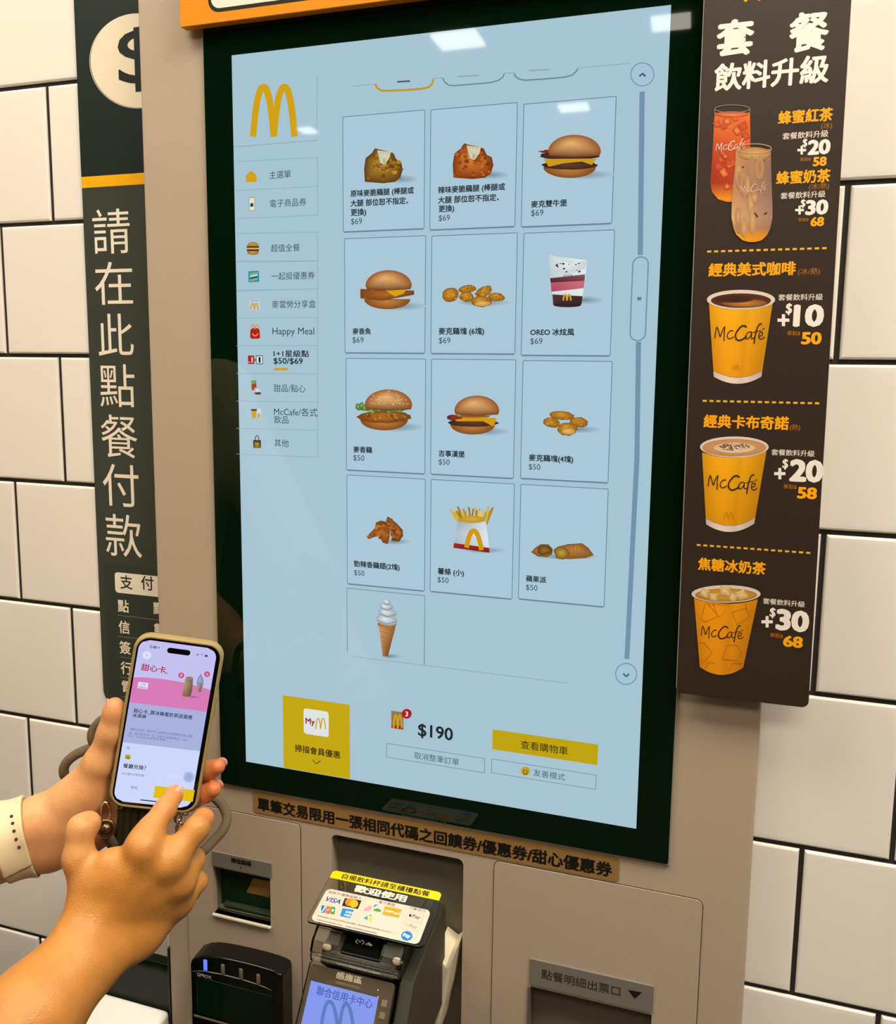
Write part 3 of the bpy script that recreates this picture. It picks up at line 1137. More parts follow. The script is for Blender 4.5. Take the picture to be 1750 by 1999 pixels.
def ic_card():
    b = cv.box_of([s3(92, 766), s3(117, 765), s3(92, 821), s3(117, 819)])
    cv.rrect(b, (214, 226, 230), 0.001); cv.layer = 4; cv.ring(b, (176, 158, 60), 0.0008, 0.001)
    c = s3(104, 796); cv.rrect(cv.box_of([(c[0] - 3, c[1] - 3.5), (c[0] + 3, c[1] - 3.5), (c[0] - 3, c[1] + 3.5), (c[0] + 3, c[1] + 3.5)]), (60, 60, 60))


category('category_button', ic_card, [('電子商品券', s3(174, 790), s3(315, 784))], (372, 364), (427, 420))


def ic_burger():
    q = s4
    cv.fan(ell(*q(108, 82), 11.5, 9, 14, PI, 2 * PI), q(106, 72), (206, 156, 72), (166, 112, 36))
    for y, c, h in ((84, (70, 42, 24), 3), (90, (214, 176, 60), 2.5), (96, (64, 38, 22), 3)):
        x, yy = q(108, y); cv.poly([(x - 12, yy - h / 2), (x + 12, yy - h / 2), (x + 12, yy + h / 2), (x - 12, yy + h / 2)], c)
    cv.fan([q(86, 99), q(131, 99), q(129, 110), q(115, 115), q(98, 114), q(87, 110)], q(108, 104), (206, 156, 72), (156, 104, 36))


category('category_button', ic_burger, [('超值全餐', s4(178, 88), s4(290, 86))], (456, 453), (510, 509))


def ic_teal():
    q = s4
    cv.poly([q(90, 178), q(131, 176), q(133, 219), q(91, 221)], (40, 150, 166))
    cv.layer = 4
    for k in range(4):
        cv.line([q(97, 190 + k * 8), q(126, 184 + k * 8)], 0.0012, [(190, 168, 70), (220, 230, 220), (30, 96, 110), (190, 168, 70)][k])


category('category_button', ic_teal, [('一起挺優惠券', s4(180, 197), s4(348, 194))], (512, 510), (568, 564))


def ic_box():
    q = s4
    cv.poly([q(92, 290), q(134, 287), q(136, 330), q(94, 331)], (190, 206, 212))
    cv.layer = 4
    cv.arches(q(97, 0)[0], q(131, 0)[0], q(0, 303)[1], q(0, 328)[1], (206, 160, 40), 0.14)
    cv.line([q(100, 294), q(130, 292)], 0.0008, (150, 166, 172))


category('category_button', ic_box, [('麥當勞分享盒', s4(182, 306), s4(352, 305))], (567, 564), (621, 620))


def ic_meal():
    q = s4
    cv.poly([q(98, 406), q(107, 399), q(126, 399), q(134, 405), q(136, 436), q(130, 440), q(102, 440), q(97, 434)], (176, 26, 18))
    cv.layer = 4
    for x in (108, 124):
        cv.line([q(x - 6, 402), q(x - 6, 392), q(x - 2, 387), q(x + 3, 387), q(x + 6, 392), q(x + 6, 402)], 0.0011, (206, 156, 24))
    cv.line([q(106, 420), q(111, 427), q(117, 429), q(123, 427), q(128, 419)], 0.0012, (214, 160, 30))


category('category_button', ic_meal, [('Happy Meal', s4(184, 415), s4(346, 414))], (621, 620), (675, 675))


def ic_plus():
    q = s4
    cv.rrect(cv.box_of([q(89, 505), q(113, 505), q(89, 538), q(113, 538)]), (170, 28, 32))
    b = cv.box_of([q(120, 505), q(147, 505), q(121, 538), q(147, 539)])
    cv.rrect(b, (222, 230, 232)); cv.layer = 4; cv.ring(b, (40, 44, 48), 0.0007)
    cv.txt('.1', q(92, 522), q(107, 522), (240, 236, 232), bold=0.02, h=11); cv.txt('1', q(130, 522), q(138, 522), (20, 20, 22), bold=0.02, h=11)
    cv.txt('+', q(111, 522), q(121, 522), (110, 30, 34), bold=0.03)
    cv.line([q(190, 558), q(244, 558)], 0.0022, (206, 156, 24))


category('category_button', ic_plus, [('1+1星級點', s4(188, 496), s4(326, 499)), ('$50/$69', s4(188, 527), s4(302, 529))], (675, 675), (729, 730), bold=0.02)


def ic_sweets():
    q = s4
    cv.poly([q(101, 602), q(120, 601), q(123, 640), q(103, 641)], (110, 160, 50))
    cv.layer = 4
    cv.poly([q(102, 618), q(121, 612), q(122, 634), q(104, 638)], (178, 40, 34))
    cv.fan([q(114, 630), q(140, 634), q(137, 650), q(118, 652)], q(127, 640), (228, 234, 234), (170, 186, 190))
    cv.fan(ell(*q(127, 652), 7, 2.5, 12), q(127, 652), (110, 60, 40), (90, 50, 34))


category('category_button', ic_sweets, [('甜品/點心', s4(189, 632), s4(312, 633))], (729, 730), (783, 785))


def ic_drink():
    q = s4
    cv.poly([q(103, 718), q(121, 718), q(119, 748), q(105, 748)], (206, 156, 20))
    cv.poly([q(101, 713), q(123, 713), q(123, 720), q(101, 720)], (70, 46, 30))
    cv.poly([q(124, 712), q(140, 711), q(138, 752), q(126, 752)], (206, 216, 214))
    cv.layer = 4
    cv.poly([q(126, 730), q(136, 730), q(135, 750), q(127, 750)], (190, 160, 60))


category('category_button', ic_drink, [('McCafe/各式', s4(190, 722), s4(358, 726)), ('飲品', s4(190, 753), s4(246, 755))], (783, 785), (836, 840))


def ic_bag():
    q = s4
    cv.poly([q(109, 833), q(139, 833), q(139, 864), q(110, 864)], (44, 34, 26))
    cv.layer = 4
    cv.line([q(117, 834), q(118, 822), q(124, 814), q(130, 822), q(131, 834)], 0.0009, (60, 52, 46))
    cv.arches(q(114, 0)[0], q(134, 0)[0], q(0, 843)[1], q(0, 863)[1], (196, 150, 30), 0.16)


category('category_button', ic_bag, [('其他', s4(191, 844), s4(247, 846))], (836, 840), (886, 893))

# ---- scroll bar
cv.layer = 2
B = (112, 146, 170)
cx = [u(s3(1619, 360))[0], u((1227, 1280))[0]]
cv.line([s3(1619, 356), s4(1612, 115)], 0.0042, B)
cv.line([s4(1605, 452), s4(1599, 900), s5(1560, 808)], 0.0042, B)
b = cv.box_of([s4(1577, 120), s4(1643, 120), s4(1573, 450), s4(1637, 450)])
cv.ring(b, B, 0.0011, (b[1] - b[0]) / 2.02)
cv.rrect(cv.box_of([s4(1600, 278), s4(1616, 278), s4(1600, 291), s4(1616, 291)]), (90, 124, 150))
cv.circ(s3(1620, 289), 23.5, B, w=2)
cv.line([s3(1608, 297), s3(1620, 286), s3(1632, 297)], 0.0017, (70, 96, 120))
cv.circ(s5(1557, 866), 21.5, B, w=2)
cv.line([s5(1546, 864), s5(1557, 876), s5(1568, 866)], 0.0017, (70, 96, 120))
show('scroll_bar')

# ---- order strip at the bottom
cv.layer = 2
b = cv.box_of([s6(284, 107), s6(528, 140), s6(287, 372), s6(528, 412)])
b = (b[0], b[1], 1.0005, b[3])
cv.rrect(b, (196, 166, 10))
cv.layer = 3
b2 = cv.box_of([s6(359, 153), s6(452, 166), s6(361, 246), s6(450, 258)])
cv.rrect(b2, (222, 228, 226), 0.003)
cv.layer = 4
cv.txt('My', s6(367, 201), s6(401, 207), (150, 24, 26), bold=0.03)
cv.arches(s6(402, 0)[0], s6(442, 0)[0], s6(0, 190)[1], s6(0, 229)[1], (206, 160, 30), 0.10)
cv.txt('掃描會員優惠', s6(328, 302), s6(493, 318), (40, 34, 8), bold=0.018)
cv.line([s6(393, 341), s6(406, 355), s6(421, 344)], 0.0009, (60, 52, 12))
show('member_button')
cv.layer = 3
cv.poly([s6(678, 162), s6(722, 168), s6(723, 231), s6(679, 225)], (150, 116, 70))
cv.layer = 4
cv.poly([s6(679, 214), s6(723, 219), s6(723, 231), s6(679, 225)], (170, 28, 24))
cv.arches(s6(684, 0)[0], s6(720, 0)[0], s6(0, 178)[1], s6(0, 226)[1], (206, 160, 20), 0.16)
cv.layer = 5
cv.circ(s6(735, 173), 9.6, (170, 24, 34))
cv.layer = 6
cv.txt('3', s6(730, 173), s6(740, 174), (240, 232, 230), bold=0.03)
show('bag_icon')
cv.txt('$190', s6(776, 236), s6(903, 249), (26, 34, 40), bold=0.022)
show('order_total')
cv.layer = 2
cv.ring(cv.box_of([s6(661, 283), s6(1020, 332), s6(660, 333), s6(1018, 388)]), (112, 140, 156), 0.0006)
cv.txt('取消整筆訂單', s6(762, 327), s6(924, 346), (66, 88, 102))
show('cancel_button')
cv.layer = 2
cv.rrect(cv.box_of([s6(1046, 232), s6(1431, 283), s6(1046, 305), s6(1427, 357)]), (192, 162, 8))
cv.layer = 3
cv.txt('查看購物車', s6(1149, 290), s6(1320, 303), (52, 44, 8), bold=0.006)
show('cart_button')
cv.layer = 2
cv.ring(cv.box_of([s6(1043, 339), s6(1425, 393), s6(1041, 391), s6(1422, 447)]), (112, 140, 156), 0.0006)
cv.circ(s6(1166, 382), 8.6, (192, 158, 24))
cv.txt('友善模式', s6(1196, 389), s6(1310, 402), (66, 88, 102))
cv.layer = 3
cv.line([s6(1157, 384), s6(1161, 391), s6(1168, 393), s6(1174, 387)], 0.0009, (90, 70, 10))
cv.circ(s6(1161, 379), 1.4, (90, 70, 10)); cv.circ(s6(1171, 381), 1.4, (90, 70, 10))
show('easy_mode_button')

# ---- gold notice strip under the screen
b = wbox((494, 1550), (1211, 1671), (494, 1591), (1208, 1716), 0.002)
m = MB()
m.prism(rrect(*b, 0.0035), 0.0008, front(BODY_Y - 0.0008), bev=0.0002)
st = m.build('notice_strip', mat('gold_sticker', (150, 114, 66), rough=0.4, spec=0.4), kiosk, 'gold sticker with bold black characters')
cw = Canvas(*front(BODY_Y - 0.0008))
sx = Z(400, 1300, 1.8617)
cw.txt('單筆交易限用一張相同代碼之回饋券/優惠券/甜心優惠券', sx(192, 513), sx(1482, 728), '#17120b', bold=0.042)
cw.build('notice_text', M_PRINT, st)

# ------------------------------------------------------------------ orange header sign over the screen
M_ORANGE = mat('orange_panel', (226, 142, 24), rough=0.35, spec=0.4)
HY = -0.010
hb = W((352, 49), HY)
hz = (hb[1] + W((800, 1), HY)[1]) / 2
head = empty('header_sign', (0.2, HY, hz), 'orange sign across the top of the kiosk, only its lower edge in view', 'sign')
m = MB()
m.prism(rrect(hb[0], 0.50, hz, hz + 0.17, 0.001), 0.0096, front(HY), bev=0.0006)
m.build('sign_panel', M_ORANGE, head)
s1, s2 = Z(0, 0, 2.857), Z(0, 700, 2.857)
cv = Canvas(*front(HY))
q0 = cv.uv(s1(1162, 0)); q1 = cv.uv(s1(1250, 30))
zz = (q1[1] + cv.uv((660, 0))[1] - 0.0015) / 2
cv.layer = 2
cv.upoly(rrect(q0[0], 0.47, zz, hz + 0.15, 0.011), '#14160f')
cv.layer = 3
cv.upoly(rrect(q0[0] + .003, 0.467, zz + .003, hz + 0.147, 0.009), (232, 224, 206))
cv.build('white_window', M_PRINT, head)

# ------------------------------------------------------------------ dark vertical sign on the tiled wall
SY = WALL_Y - 0.0016
sl = (W((145, 0), SY)[0] + W((200, 1330), SY)[0]) / 2
sbz = W((240, 1378), SY)[1]
vs = empty('payment_sign', (-0.13, WALL_Y, sbz), 'tall dark green wall sign of white characters with a dollar symbol on top', 'sign')
SX1 = -0.058
m = MB()
m.prism(rrect(sl, SX1, sbz, 1.98, 0.016, corners=(1, 1, 0, 0)), 0.0016, front(SY), bev=0.0003)
m.build('sign_panel', mat('charcoal_green_print', (58, 63, 55), rough=0.45, spec=0.4), vs)
cv = Canvas(*front(SY))
zt0 = (cv.uv(s1(447, 990))[1] + cv.uv(s1(783, 963))[1]) / 2
zt1 = (cv.uv(s1(452, 1052))[1] + cv.uv(s1(785, 1026))[1]) / 2
cv.layer = 1
cv.upoly([(sl, zt0), (SX1, zt0), (SX1, 1.979), (sl, 1.979)], (26, 37, 33))
cv.upoly([(sl, zt1), (SX1, zt1), (SX1, zt0), (sl, zt0)], (238, 172, 8))
cv.build('colour_bands', M_PRINT, vs)
cv.layer = 2
cv.circ(s1(768, 338), 262 / 2.857, (232, 218, 192), n=64)
cv.circ(s1(768, 340), 268 / 2.857, (232, 218, 192), ry=265 / 2.857, n=64, w=1.0)
cv.layer = 3
cv.txt('$', s1(660, 334), s1(888, 330), (30, 38, 32), bold=0.008, h=362 / 2.857)
cv.build('dollar_symbol', M_PRINT, vs)
cv.layer = 2
WH = (236, 226, 206)
for ch, q, x0, x1, y0, y1 in (('請', s1, 518, 725, 1165, 1415), ('在', s1, 530, 740, 1460, 1700), ('此', s1, 548, 745, 1750, 1985), ('點', s2, 557, 752, 32, 270),
                              ('餐', s2, 565, 767, 315, 553), ('付', s2, 575, 775, 590, 825), ('款', s2, 590, 790, 870, 1105)):
    ym = (y0 + y1) / 2
    cv.txt(ch, q(x0, ym), q(x1, ym), WH, h=(y1 - y0) / 2.857)
cv.build('large_characters', M_PRINT, vs)
bx = cv.uv(s2(578, 1140))
cv.layer = 1
cv.upoly(rrect(bx[0], SX1 - 0.003, sbz + 0.004, bx[1], 0.012, corners=(1, 1, 0, 0)), (52, 58, 51))
cv.layer = 2
a, b = cv.uv(s2(640, 1190)), cv.uv(s2(640, 1303))
cv.upoly(rrect(a[0], SX1 - 0.008, b[1], a[1], 0.004), WH)
cv.layer = 3
cv.txt('支', s2(672, 1247), s2(740, 1247), (36, 40, 34), bold=0.012)
cv.txt('付', s2(788, 1252), s2(858, 1252), (36, 40, 34), bold=0.012)
for k, (ch, x0, x1, y) in enumerate((('點', 658, 720, 1380), ('信', 663, 725, 1498), ('簽', 668, 731, 1612), ('行', 675, 738, 1726), ('電', 682, 745, 1834))):
    cv.txt(ch, s2(x0, y), s2(x1, y), WH, bold=0.018)
    cv.txt('點數'[k % 2], s2(x0 + 198, y + 14), s2(x1 + 198, y + 14), WH, bold=0.018)
    p = cv.uv(s2(x0 - 2, y + 50))
    cv.uline([(p[0], p[1]), (SX1 - 0.006, p[1])], 0.0004, (170, 160, 140))
cv.build('payment_table', M_PRINT, vs)

# ------------------------------------------------------------------ brown drinks board at the right of the screen
BY = -0.012
bl = (W((1368, 0), BY)[0] + W((1329, 1340), BY)[0]) / 2
br = (W((1652, 0), BY)[0] + W((1581, 1345), BY)[0]) / 2
bz = (W((1340, 1352), BY)[1] + W((1566, 1384), BY)[1]) / 2
board = empty('drinks_board', ((bl + br) / 2, BY, bz), 'tall brown drinks price board with cup pictures hanging at the right of the screen', 'board')
m = MB()
br += 0.002
ca, sa = math.cos(math.radians(0.4)), math.sin(math.radians(0.4))
BC = Vector(((bl + br) / 2, 0, 1.42))


def hung(y):
    """the board hangs a touch out of plumb"""
    U_, V_ = Vector((ca, 0, sa)), Vector((-sa, 0, ca))
    return (BC - U_ * BC.x - V_ * BC.z + Vector((0, y, 0)), U_, V_, Vector((0, -1, 0)))


m.prism(rrect(bl, br, bz, 1.86, 0.0055, corners=(1, 1, 0, 0)), 0.0032, hung(BY), bev=0.0005)
m.mi = 1
m.prism(rrect(bl - 0.0006, br + 0.0002, bz - 0.0004, 1.86, 0.0055, corners=(1, 1, 0, 0)), 0.0006, hung(BY + 0.0032), bev=0.0001)
m.build('board_panel', [mat('dark_brown_print', (50, 38, 28), rough=0.42, spec=0.45), M_EDGE], board)
m = MB(); m.box(bl + 0.01, br - 0.035, BY + 0.0038, -0.0004, 1.3, 1.8)
m.build('mounting_pad', M_RUBBER, board)
cv = Canvas(*front(BY))
b1, b2, b3 = Z(1320, 0, 3.998), Z(1320, 480, 4.758), Z(1310, 860, 3.703)
BW, BYL = (238, 228, 218), (244, 166, 14)
cv.layer = 1
cv.poly([b1(522, -40), b1(560, -40), b1(562, 0), b1(548, 16), b1(536, 12), b1(528, 0)], BYL)
cv.poly([b1(620, -40), b1(668, -40), b1(668, -6), b1(655, 6), b1(640, 4), b1(640, -10)], BYL)
cv.txt('套', b1(318, 298), b1(610, 290), BW, bold=0.045, h=290 / 3.998)
cv.txt('餐', b1(885, 250), b1(1195, 246), BW, bold=0.035, h=312 / 3.998)
cv.txt('飲料升級', b1(300, 590), b1(1195, 552), BW, bold=0.032, h=222 / 3.998)
cv.build('heading', M_PRINT, board)


def price_block(q, sc, name, small, line, plus, dol, num, tan, low):
    """drink name and its prices; every entry: text span in pixels of the zoom q"""
    cv.layer = 1
    cv.txt(name[0], q(*name[1]), q(*name[2]), BYL, bold=0.035, h=name[3] / sc)
    if small: cv.txt(small[0], q(*small[1]), q(*small[2]), (176, 110, 24), bold=0.0)
    cv.txt('套餐飲料升級', q(*line[0]), q(*line[1]), (220, 210, 198), bold=0.015)
    x, y, r = plus
    for w, h in ((r, r * 0.27), (r * 0.27, r)):
        cv.poly([q(x - w, y - h), q(x + w, y - h), q(x + w, y + h), q(x - w, y + h)], BW)
    cv.txt('$', q(dol[0], dol[2]), q(dol[1], dol[2]), BW, bold=0.03, h=dol[3] / sc)
    cv.txt(num[0], q(num[1], num[3]), q(num[2], num[3]), BW, bold=0.055, h=num[4] / sc)
    cv.txt('單點$', q(*tan[0]), q(*tan[1]), (186, 112, 18), bold=0.0)
    cv.txt(low[0], q(low[1], low[3]), q(low[2], low[3]), BYL, bold=0.05, h=low[4] / sc)
    cv.build('price_text', M_PRINT, board)


price_block(b1, 3.998, ('蜂蜜紅茶', (800, 912), (1226, 898), 108), ('(冰)', (1135, 985), (1220, 982)), ((833, 1060), (1190, 1045)), (983, 1172, 34), (990, 1027, 1118, 70), ('20', 1030, 1207, 1148, 120), ((970, 1245), (1052, 1242)), ('58', 1070, 1178, 1260, 74))
price_block(b1, 3.998, ('蜂蜜奶茶', (784, 1388), (1207, 1370), 106), ('(冰/熱)', (1040, 1458), (1196, 1455)), ((818, 1527), (1168, 1515)), (966, 1640, 34), (975, 1012, 1590, 70), ('30', 1012, 1190, 1618, 120), ((955, 1716), (1036, 1714)), ('68', 1052, 1157, 1730, 74))
price_block(b2, 4.758, ('經典美式咖啡', (304, 222), (1116, 210), 130), ('(冰/熱)', (1136, 242), (1340, 240)), ((952, 478), (1366, 474)), (1000, 690, 55), (1022, 1080, 588, 112), ('10', 1092, 1376, 648, 212), ((1034, 812), (1156, 812)), ('50', 1165, 1355, 858, 118))
price_block(b2, 4.758, ('經典卡布奇諾', (258, 1620), (1050, 1655), 126), ('(熱)', (1060, 1688), (1156, 1690)), (b2 and (888, 1915), (1290, 1930)), (966, 2115, 52), (990, 1044, 2028, 100), ('20', 1056, 1370, 2090, 214), ((1000, 2236), (1122, 2238)), ('58', 1128, 1312, 2296, 112))
price_block(b3, 3.703, ('焦糖冰奶茶', (196, 890), (688, 926), 94), None, ((667, 1163), (970, 1180)), (697, 1310, 41), (716, 758, 1246, 78), ('30', 760, 1002, 1302, 158), ((718, 1406), (812, 1413)), ('68', 812, 956, 1454, 84))
cv.layer = 1
for q, a, b, n in ((b1, (245, 1956), (1200, 1944), 17), (b2, (250, 1433), (1360, 1469), 17), (b3, (188, 752), (1030, 816), 17)):
    ua, ub = cv.uv(q(*a)), cv.uv(q(*b))
    v = (ua[1] + ub[1]) / 2
    st_ = (ub[0] - ua[0]) / n
    for k in range(n):
        x = ua[0] + st_ * k
        cv.uline([(x, v), (x + st_ * 0.6, v)], 0.0016, (226, 176, 50))
    cv.build('dashed_rule', M_PRINT, board)

SCRIPT = [([(365, 862), (372, 800), (384, 757), (398, 790), (414, 846), (430, 800), (456, 752), (452, 810), (449, 888)], 9),
          ([(536, 792), (512, 790), (488, 812), (478, 843), (494, 864), (516, 860), (540, 845)], 9),
          ([(657, 762), (644, 746), (610, 750), (574, 790), (555, 832), (566, 870), (592, 880), (628, 866), (660, 842)], 14),
          ([(702, 802), (676, 804), (650, 836), (652, 862), (676, 862), (700, 828), (706, 802), (702, 846), (712, 864), (730, 852)], 9),
          ([(800, 728), (778, 730), (758, 762), (744, 810), (734, 860), (726, 910)], 12), ([(718, 806), (750, 798), (792, 788)], 7),
          ([(768, 842), (800, 832), (806, 808), (786, 804), (770, 832), (776, 862), (798, 866), (826, 848)], 8), ([(802, 782), (824, 768)], 8)]


def script(q, x0, x1, ym, col, slope=0.0, k=1.0):
    """the handwritten cup lettering, fitted into x0..x1 of the zoom q"""
    f = (x1 - x0) / (826 - 362)
    for pts, w in SCRIPT:
        P = [Vector(cv.uv(q(x0 + (x - 362) * f, ym + (y - 815) * f + slope * (x - 594) * f))) for x, y in pts]
        wm = (Vector(cv.uv(q(x0 + w * f, ym))) - Vector(cv.uv(q(x0, ym)))).length * k
        # rounded corners
        S = []
        for i in range(len(P) - 1):
            p0, p1, p2, p3 = P[max(i - 1, 0)], P[i], P[i + 1], P[min(i + 2, len(P) - 1)]
            for j in range(4):
                t = j / 4
                S.append(0.5 * ((2 * p1) + (p2 - p0) * t + (2 * p0 - 5 * p1 + 4 * p2 - p3) * t * t + (3 * p1 - p0 - 3 * p2 + p3) * t ** 3))
        S.append(P[-1])
        cv.uline([tuple(p) for p in S], wm, col)


def zell(q, cx, cy, rx, ry, n=28, a0=0.0, a1=2 * PI):
    return [q(*p) for p in ell(cx, cy, rx, ry, n, a0, a1)]


def cup(q, rim, lt, rt, lb, rb, bot, body, side, base, kind):
    """a paper cup picture: rim ellipse (cx, cy, rx, ry), sides, bottom ellipse"""
    cv.layer = 2
    n = 9
    rows = []

    def edge(f, t):
        x0 = lt[0] + (lb[0] - lt[0]) * f; x1 = rt[0] + (rb[0] - rt[0]) * f
        y0 = lt[1] + (lb[1] - lt[1]) * f; y1 = rt[1] + (rb[1] - rt[1]) * f
        return q(x0 + (x1 - x0) * t, y0 + (y1 - y0) * t + bot[3] * (1 - (2 * t - 1) ** 2) * (0.75 + 0.25 * f))
    # base ring (white) then the coloured wall over it, ten facets round the picture of the cup
    N = 12
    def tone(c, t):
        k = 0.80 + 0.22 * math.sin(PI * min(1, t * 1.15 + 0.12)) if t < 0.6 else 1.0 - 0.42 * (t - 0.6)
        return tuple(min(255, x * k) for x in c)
    F = 1.0
    for i in range(N):
        t0, t1 = i / N, (i + 1) / N
        if base:
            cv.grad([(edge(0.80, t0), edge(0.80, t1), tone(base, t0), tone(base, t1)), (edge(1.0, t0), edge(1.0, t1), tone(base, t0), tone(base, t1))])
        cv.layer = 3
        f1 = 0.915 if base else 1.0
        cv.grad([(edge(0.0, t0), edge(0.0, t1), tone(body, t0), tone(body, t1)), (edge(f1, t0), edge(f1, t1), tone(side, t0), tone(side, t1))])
        cv.layer = 2
    cv.layer = 4
    cv.fan(zell(q, *rim), q(rim[0], rim[1]), (232, 222, 214), (214, 200, 190))
    cv.layer = 5
    cx, cy, rx, ry = rim
    if kind == 'coffee':
        cv.fan(zell(q, cx, cy + ry * 0.08, rx * 0.88, ry * 0.72), q(cx, cy), (62, 30, 14), (84, 44, 18))
        cv.layer = 6
        cv.fan(zell(q, cx + rx * 0.1, cy + ry * 0.34, rx * 0.66, ry * 0.42), q(cx + rx * .1, cy + ry * .4), (196, 128, 50), (128, 72, 22))
        cv.fan(zell(q, cx - rx * 0.2, cy - ry * 0.05, rx * 0.56, ry * 0.36), q(cx - rx * .2, cy), (50, 22, 12), (70, 34, 14))
    elif kind == 'foam':
        cv.fan(zell(q, cx, cy + ry * 0.05, rx * 0.93, ry * 0.82), q(cx, cy), (208, 164, 116), (190, 138, 84))
        cv.layer = 6
        cv.fan(zell(q, cx, cy + ry * 0.1, rx * 0.6, ry * 0.5), q(cx, cy), (232, 212, 192), (218, 186, 150))
        cv.layer = 7
        rnd = random.Random(5)
        for k in range(90):
            a, t = rnd.uniform(0, 2 * PI), math.sqrt(rnd.random())
            x, y = cx + rx * .44 * t * math.cos(a), cy - ry * .04 + ry * .34 * t * math.sin(a)
            cv.poly([q(*p) for p in ell(x, y, rnd.uniform(3, 8), rnd.uniform(2, 5), 6)], rnd.choice([(96, 56, 40), (126, 80, 56), (150, 104, 78)]))
    else:
        cv.fan(zell(q, cx, cy + ry * 0.1, rx * 0.9, ry * 0.74), q(cx, cy), (214, 172, 70), (176, 128, 40))
        cv.layer = 6
        for k, (dx, dy, s, a) in enumerate(((-0.62, -0.1, 46, 0.5), (-0.36, 0.35, 40, 0.2), (-0.02, -0.35, 56, 0.15), (0.46, 0.1, 52, -0.4), (0.2, 0.42, 40, 0.6))):
            x, y = cx + rx * dx, cy + ry * dy
            P = [(x + s * math.cos(a + PI / 2 * i + .7), y + s * 0.9 * math.sin(a + PI / 2 * i + .7)) for i in range(4)]
            cv.fan([q(*p) for p in P], q(x - 6, y - 8), (236, 214, 160), [(206, 164, 92), (176, 128, 62), (216, 182, 120), (190, 146, 84)])
            cv.layer = 7
            cv.poly([q(*P[2]), q(*P[3]), q(x + s * .25, y - s * .1)], (222, 192, 140))
            cv.layer = 6
    cv.layer = 5


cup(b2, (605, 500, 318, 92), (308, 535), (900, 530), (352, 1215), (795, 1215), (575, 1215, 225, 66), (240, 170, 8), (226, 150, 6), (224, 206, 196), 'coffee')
script(b2, 360, 826, 812, (48, 36, 22))
cv.arches(b2(526, 0)[0], b2(590, 0)[0], b2(0, 1104)[1], b2(0, 1150)[1], (206, 136, 10), 0.10)
cv.build('cup_picture', M_PRINT, board, 'picture of a yellow paper cup of black coffee')
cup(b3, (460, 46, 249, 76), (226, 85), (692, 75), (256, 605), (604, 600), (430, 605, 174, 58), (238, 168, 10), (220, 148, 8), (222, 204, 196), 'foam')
script(b3, 268, 626, 306, (44, 34, 20), 0.06)
cv.arches(b3(382, 0)[0], b3(458, 0)[0], b3(0, 520)[1], b3(0, 566)[1], (200, 134, 12), 0.10)
cv.build('cup_picture', M_PRINT, board, 'picture of a yellow paper cup topped with milk foam')
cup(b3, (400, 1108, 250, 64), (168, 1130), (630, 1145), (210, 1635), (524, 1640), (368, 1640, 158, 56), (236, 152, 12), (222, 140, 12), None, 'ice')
cv.layer = 4
for P in ([(216, 1290), (250, 1180), (300, 1160), (340, 1270), (250, 1312), (216, 1290)], [(270, 1180), (430, 1190), (356, 1280), (270, 1180)], [(445, 1240), (540, 1210), (575, 1270), (480, 1330), (445, 1240)],
          [(372, 1580), (405, 1480), (480, 1478), (512, 1530), (486, 1590), (372, 1580)], [(205, 1460), (240, 1460), (300, 1530), (240, 1600), (215, 1590)], [(540, 1180), (560, 1250), (590, 1210)], [(420, 1660), (440, 1610), (520, 1610)], [(250, 1640), (270, 1600), (320, 1610)]):
    cv.line([b3(*p) for p in P], 0.0005, (190, 96, 12))
script(b3, 218, 524, 1388, (44, 34, 20), 0.06)
cv.build('cup_picture', M_PRINT, board, 'picture of an orange paper cup full of ice')

# two tall iced glasses
def glass_pic(q, L_, R_, rim, bands, cap):
    cv.layer = 2 + cap
    rows = [(q(*l), q(*r), c0, c1) for l, r, c0, c1 in zip(L_, R_, *bands)]
    cv.grad(rows)


glass_pic(b1, [(304, 880), (298, 960), (292, 1100), (280, 1280), (268, 1430), (284, 1500), (330, 1555), (400, 1576)], [(578, 880), (580, 960), (582, 1100), (580, 1280), (570, 1430), (560, 1500), (530, 1550), (460, 1576)], None,
          ([(206, 92, 28), (214, 104, 40), (190, 74, 24), (166, 50, 16), (150, 40, 14), (196, 96, 20), (224, 140, 24), (214, 130, 20)], [(226, 126, 50), (216, 96, 34), (206, 88, 30), (190, 70, 20), (176, 60, 18), (210, 110, 24), (226, 146, 30), (216, 130, 20)]), 0)
cv.layer = 3
rnd = random.Random(9)
for k in range(22):
    x, y = rnd.uniform(320, 555), rnd.uniform(920, 1500)
    s = rnd.uniform(24, 46)
    P = [(x + s * math.cos(a + rnd.uniform(-.3, .3)), y + s * math.sin(a)) for a in (0.4, 1.9, 3.3, 4.9)]
    cv.fan([b1(*p) for p in P], b1(x, y), rnd.choice([(228, 140, 70), (206, 100, 44), (196, 84, 30)]), rnd.choice([(176, 62, 22), (196, 84, 30), (160, 50, 18)]))
cv.fan(zell(b1, 440, 892, 130, 22), b1(440, 892), (222, 130, 70), (190, 84, 30))
cv.layer = 4
ring = zell(b1, 440, 850, 136, 30)
cv.line(ring + ring[:1], 0.0005, (150, 120, 104))
cv.line([b1(303, 850), b1(303, 890)], 0.0005, (150, 120, 104)); cv.line([b1(577, 850), b1(578, 890)], 0.0005, (150, 120, 104))
script(b1, 312, 545, 1140, (240, 214, 196), -0.12, 0.9)
cv.build('glass_picture', M_PRINT, board, 'picture of a tall glass of red iced tea')
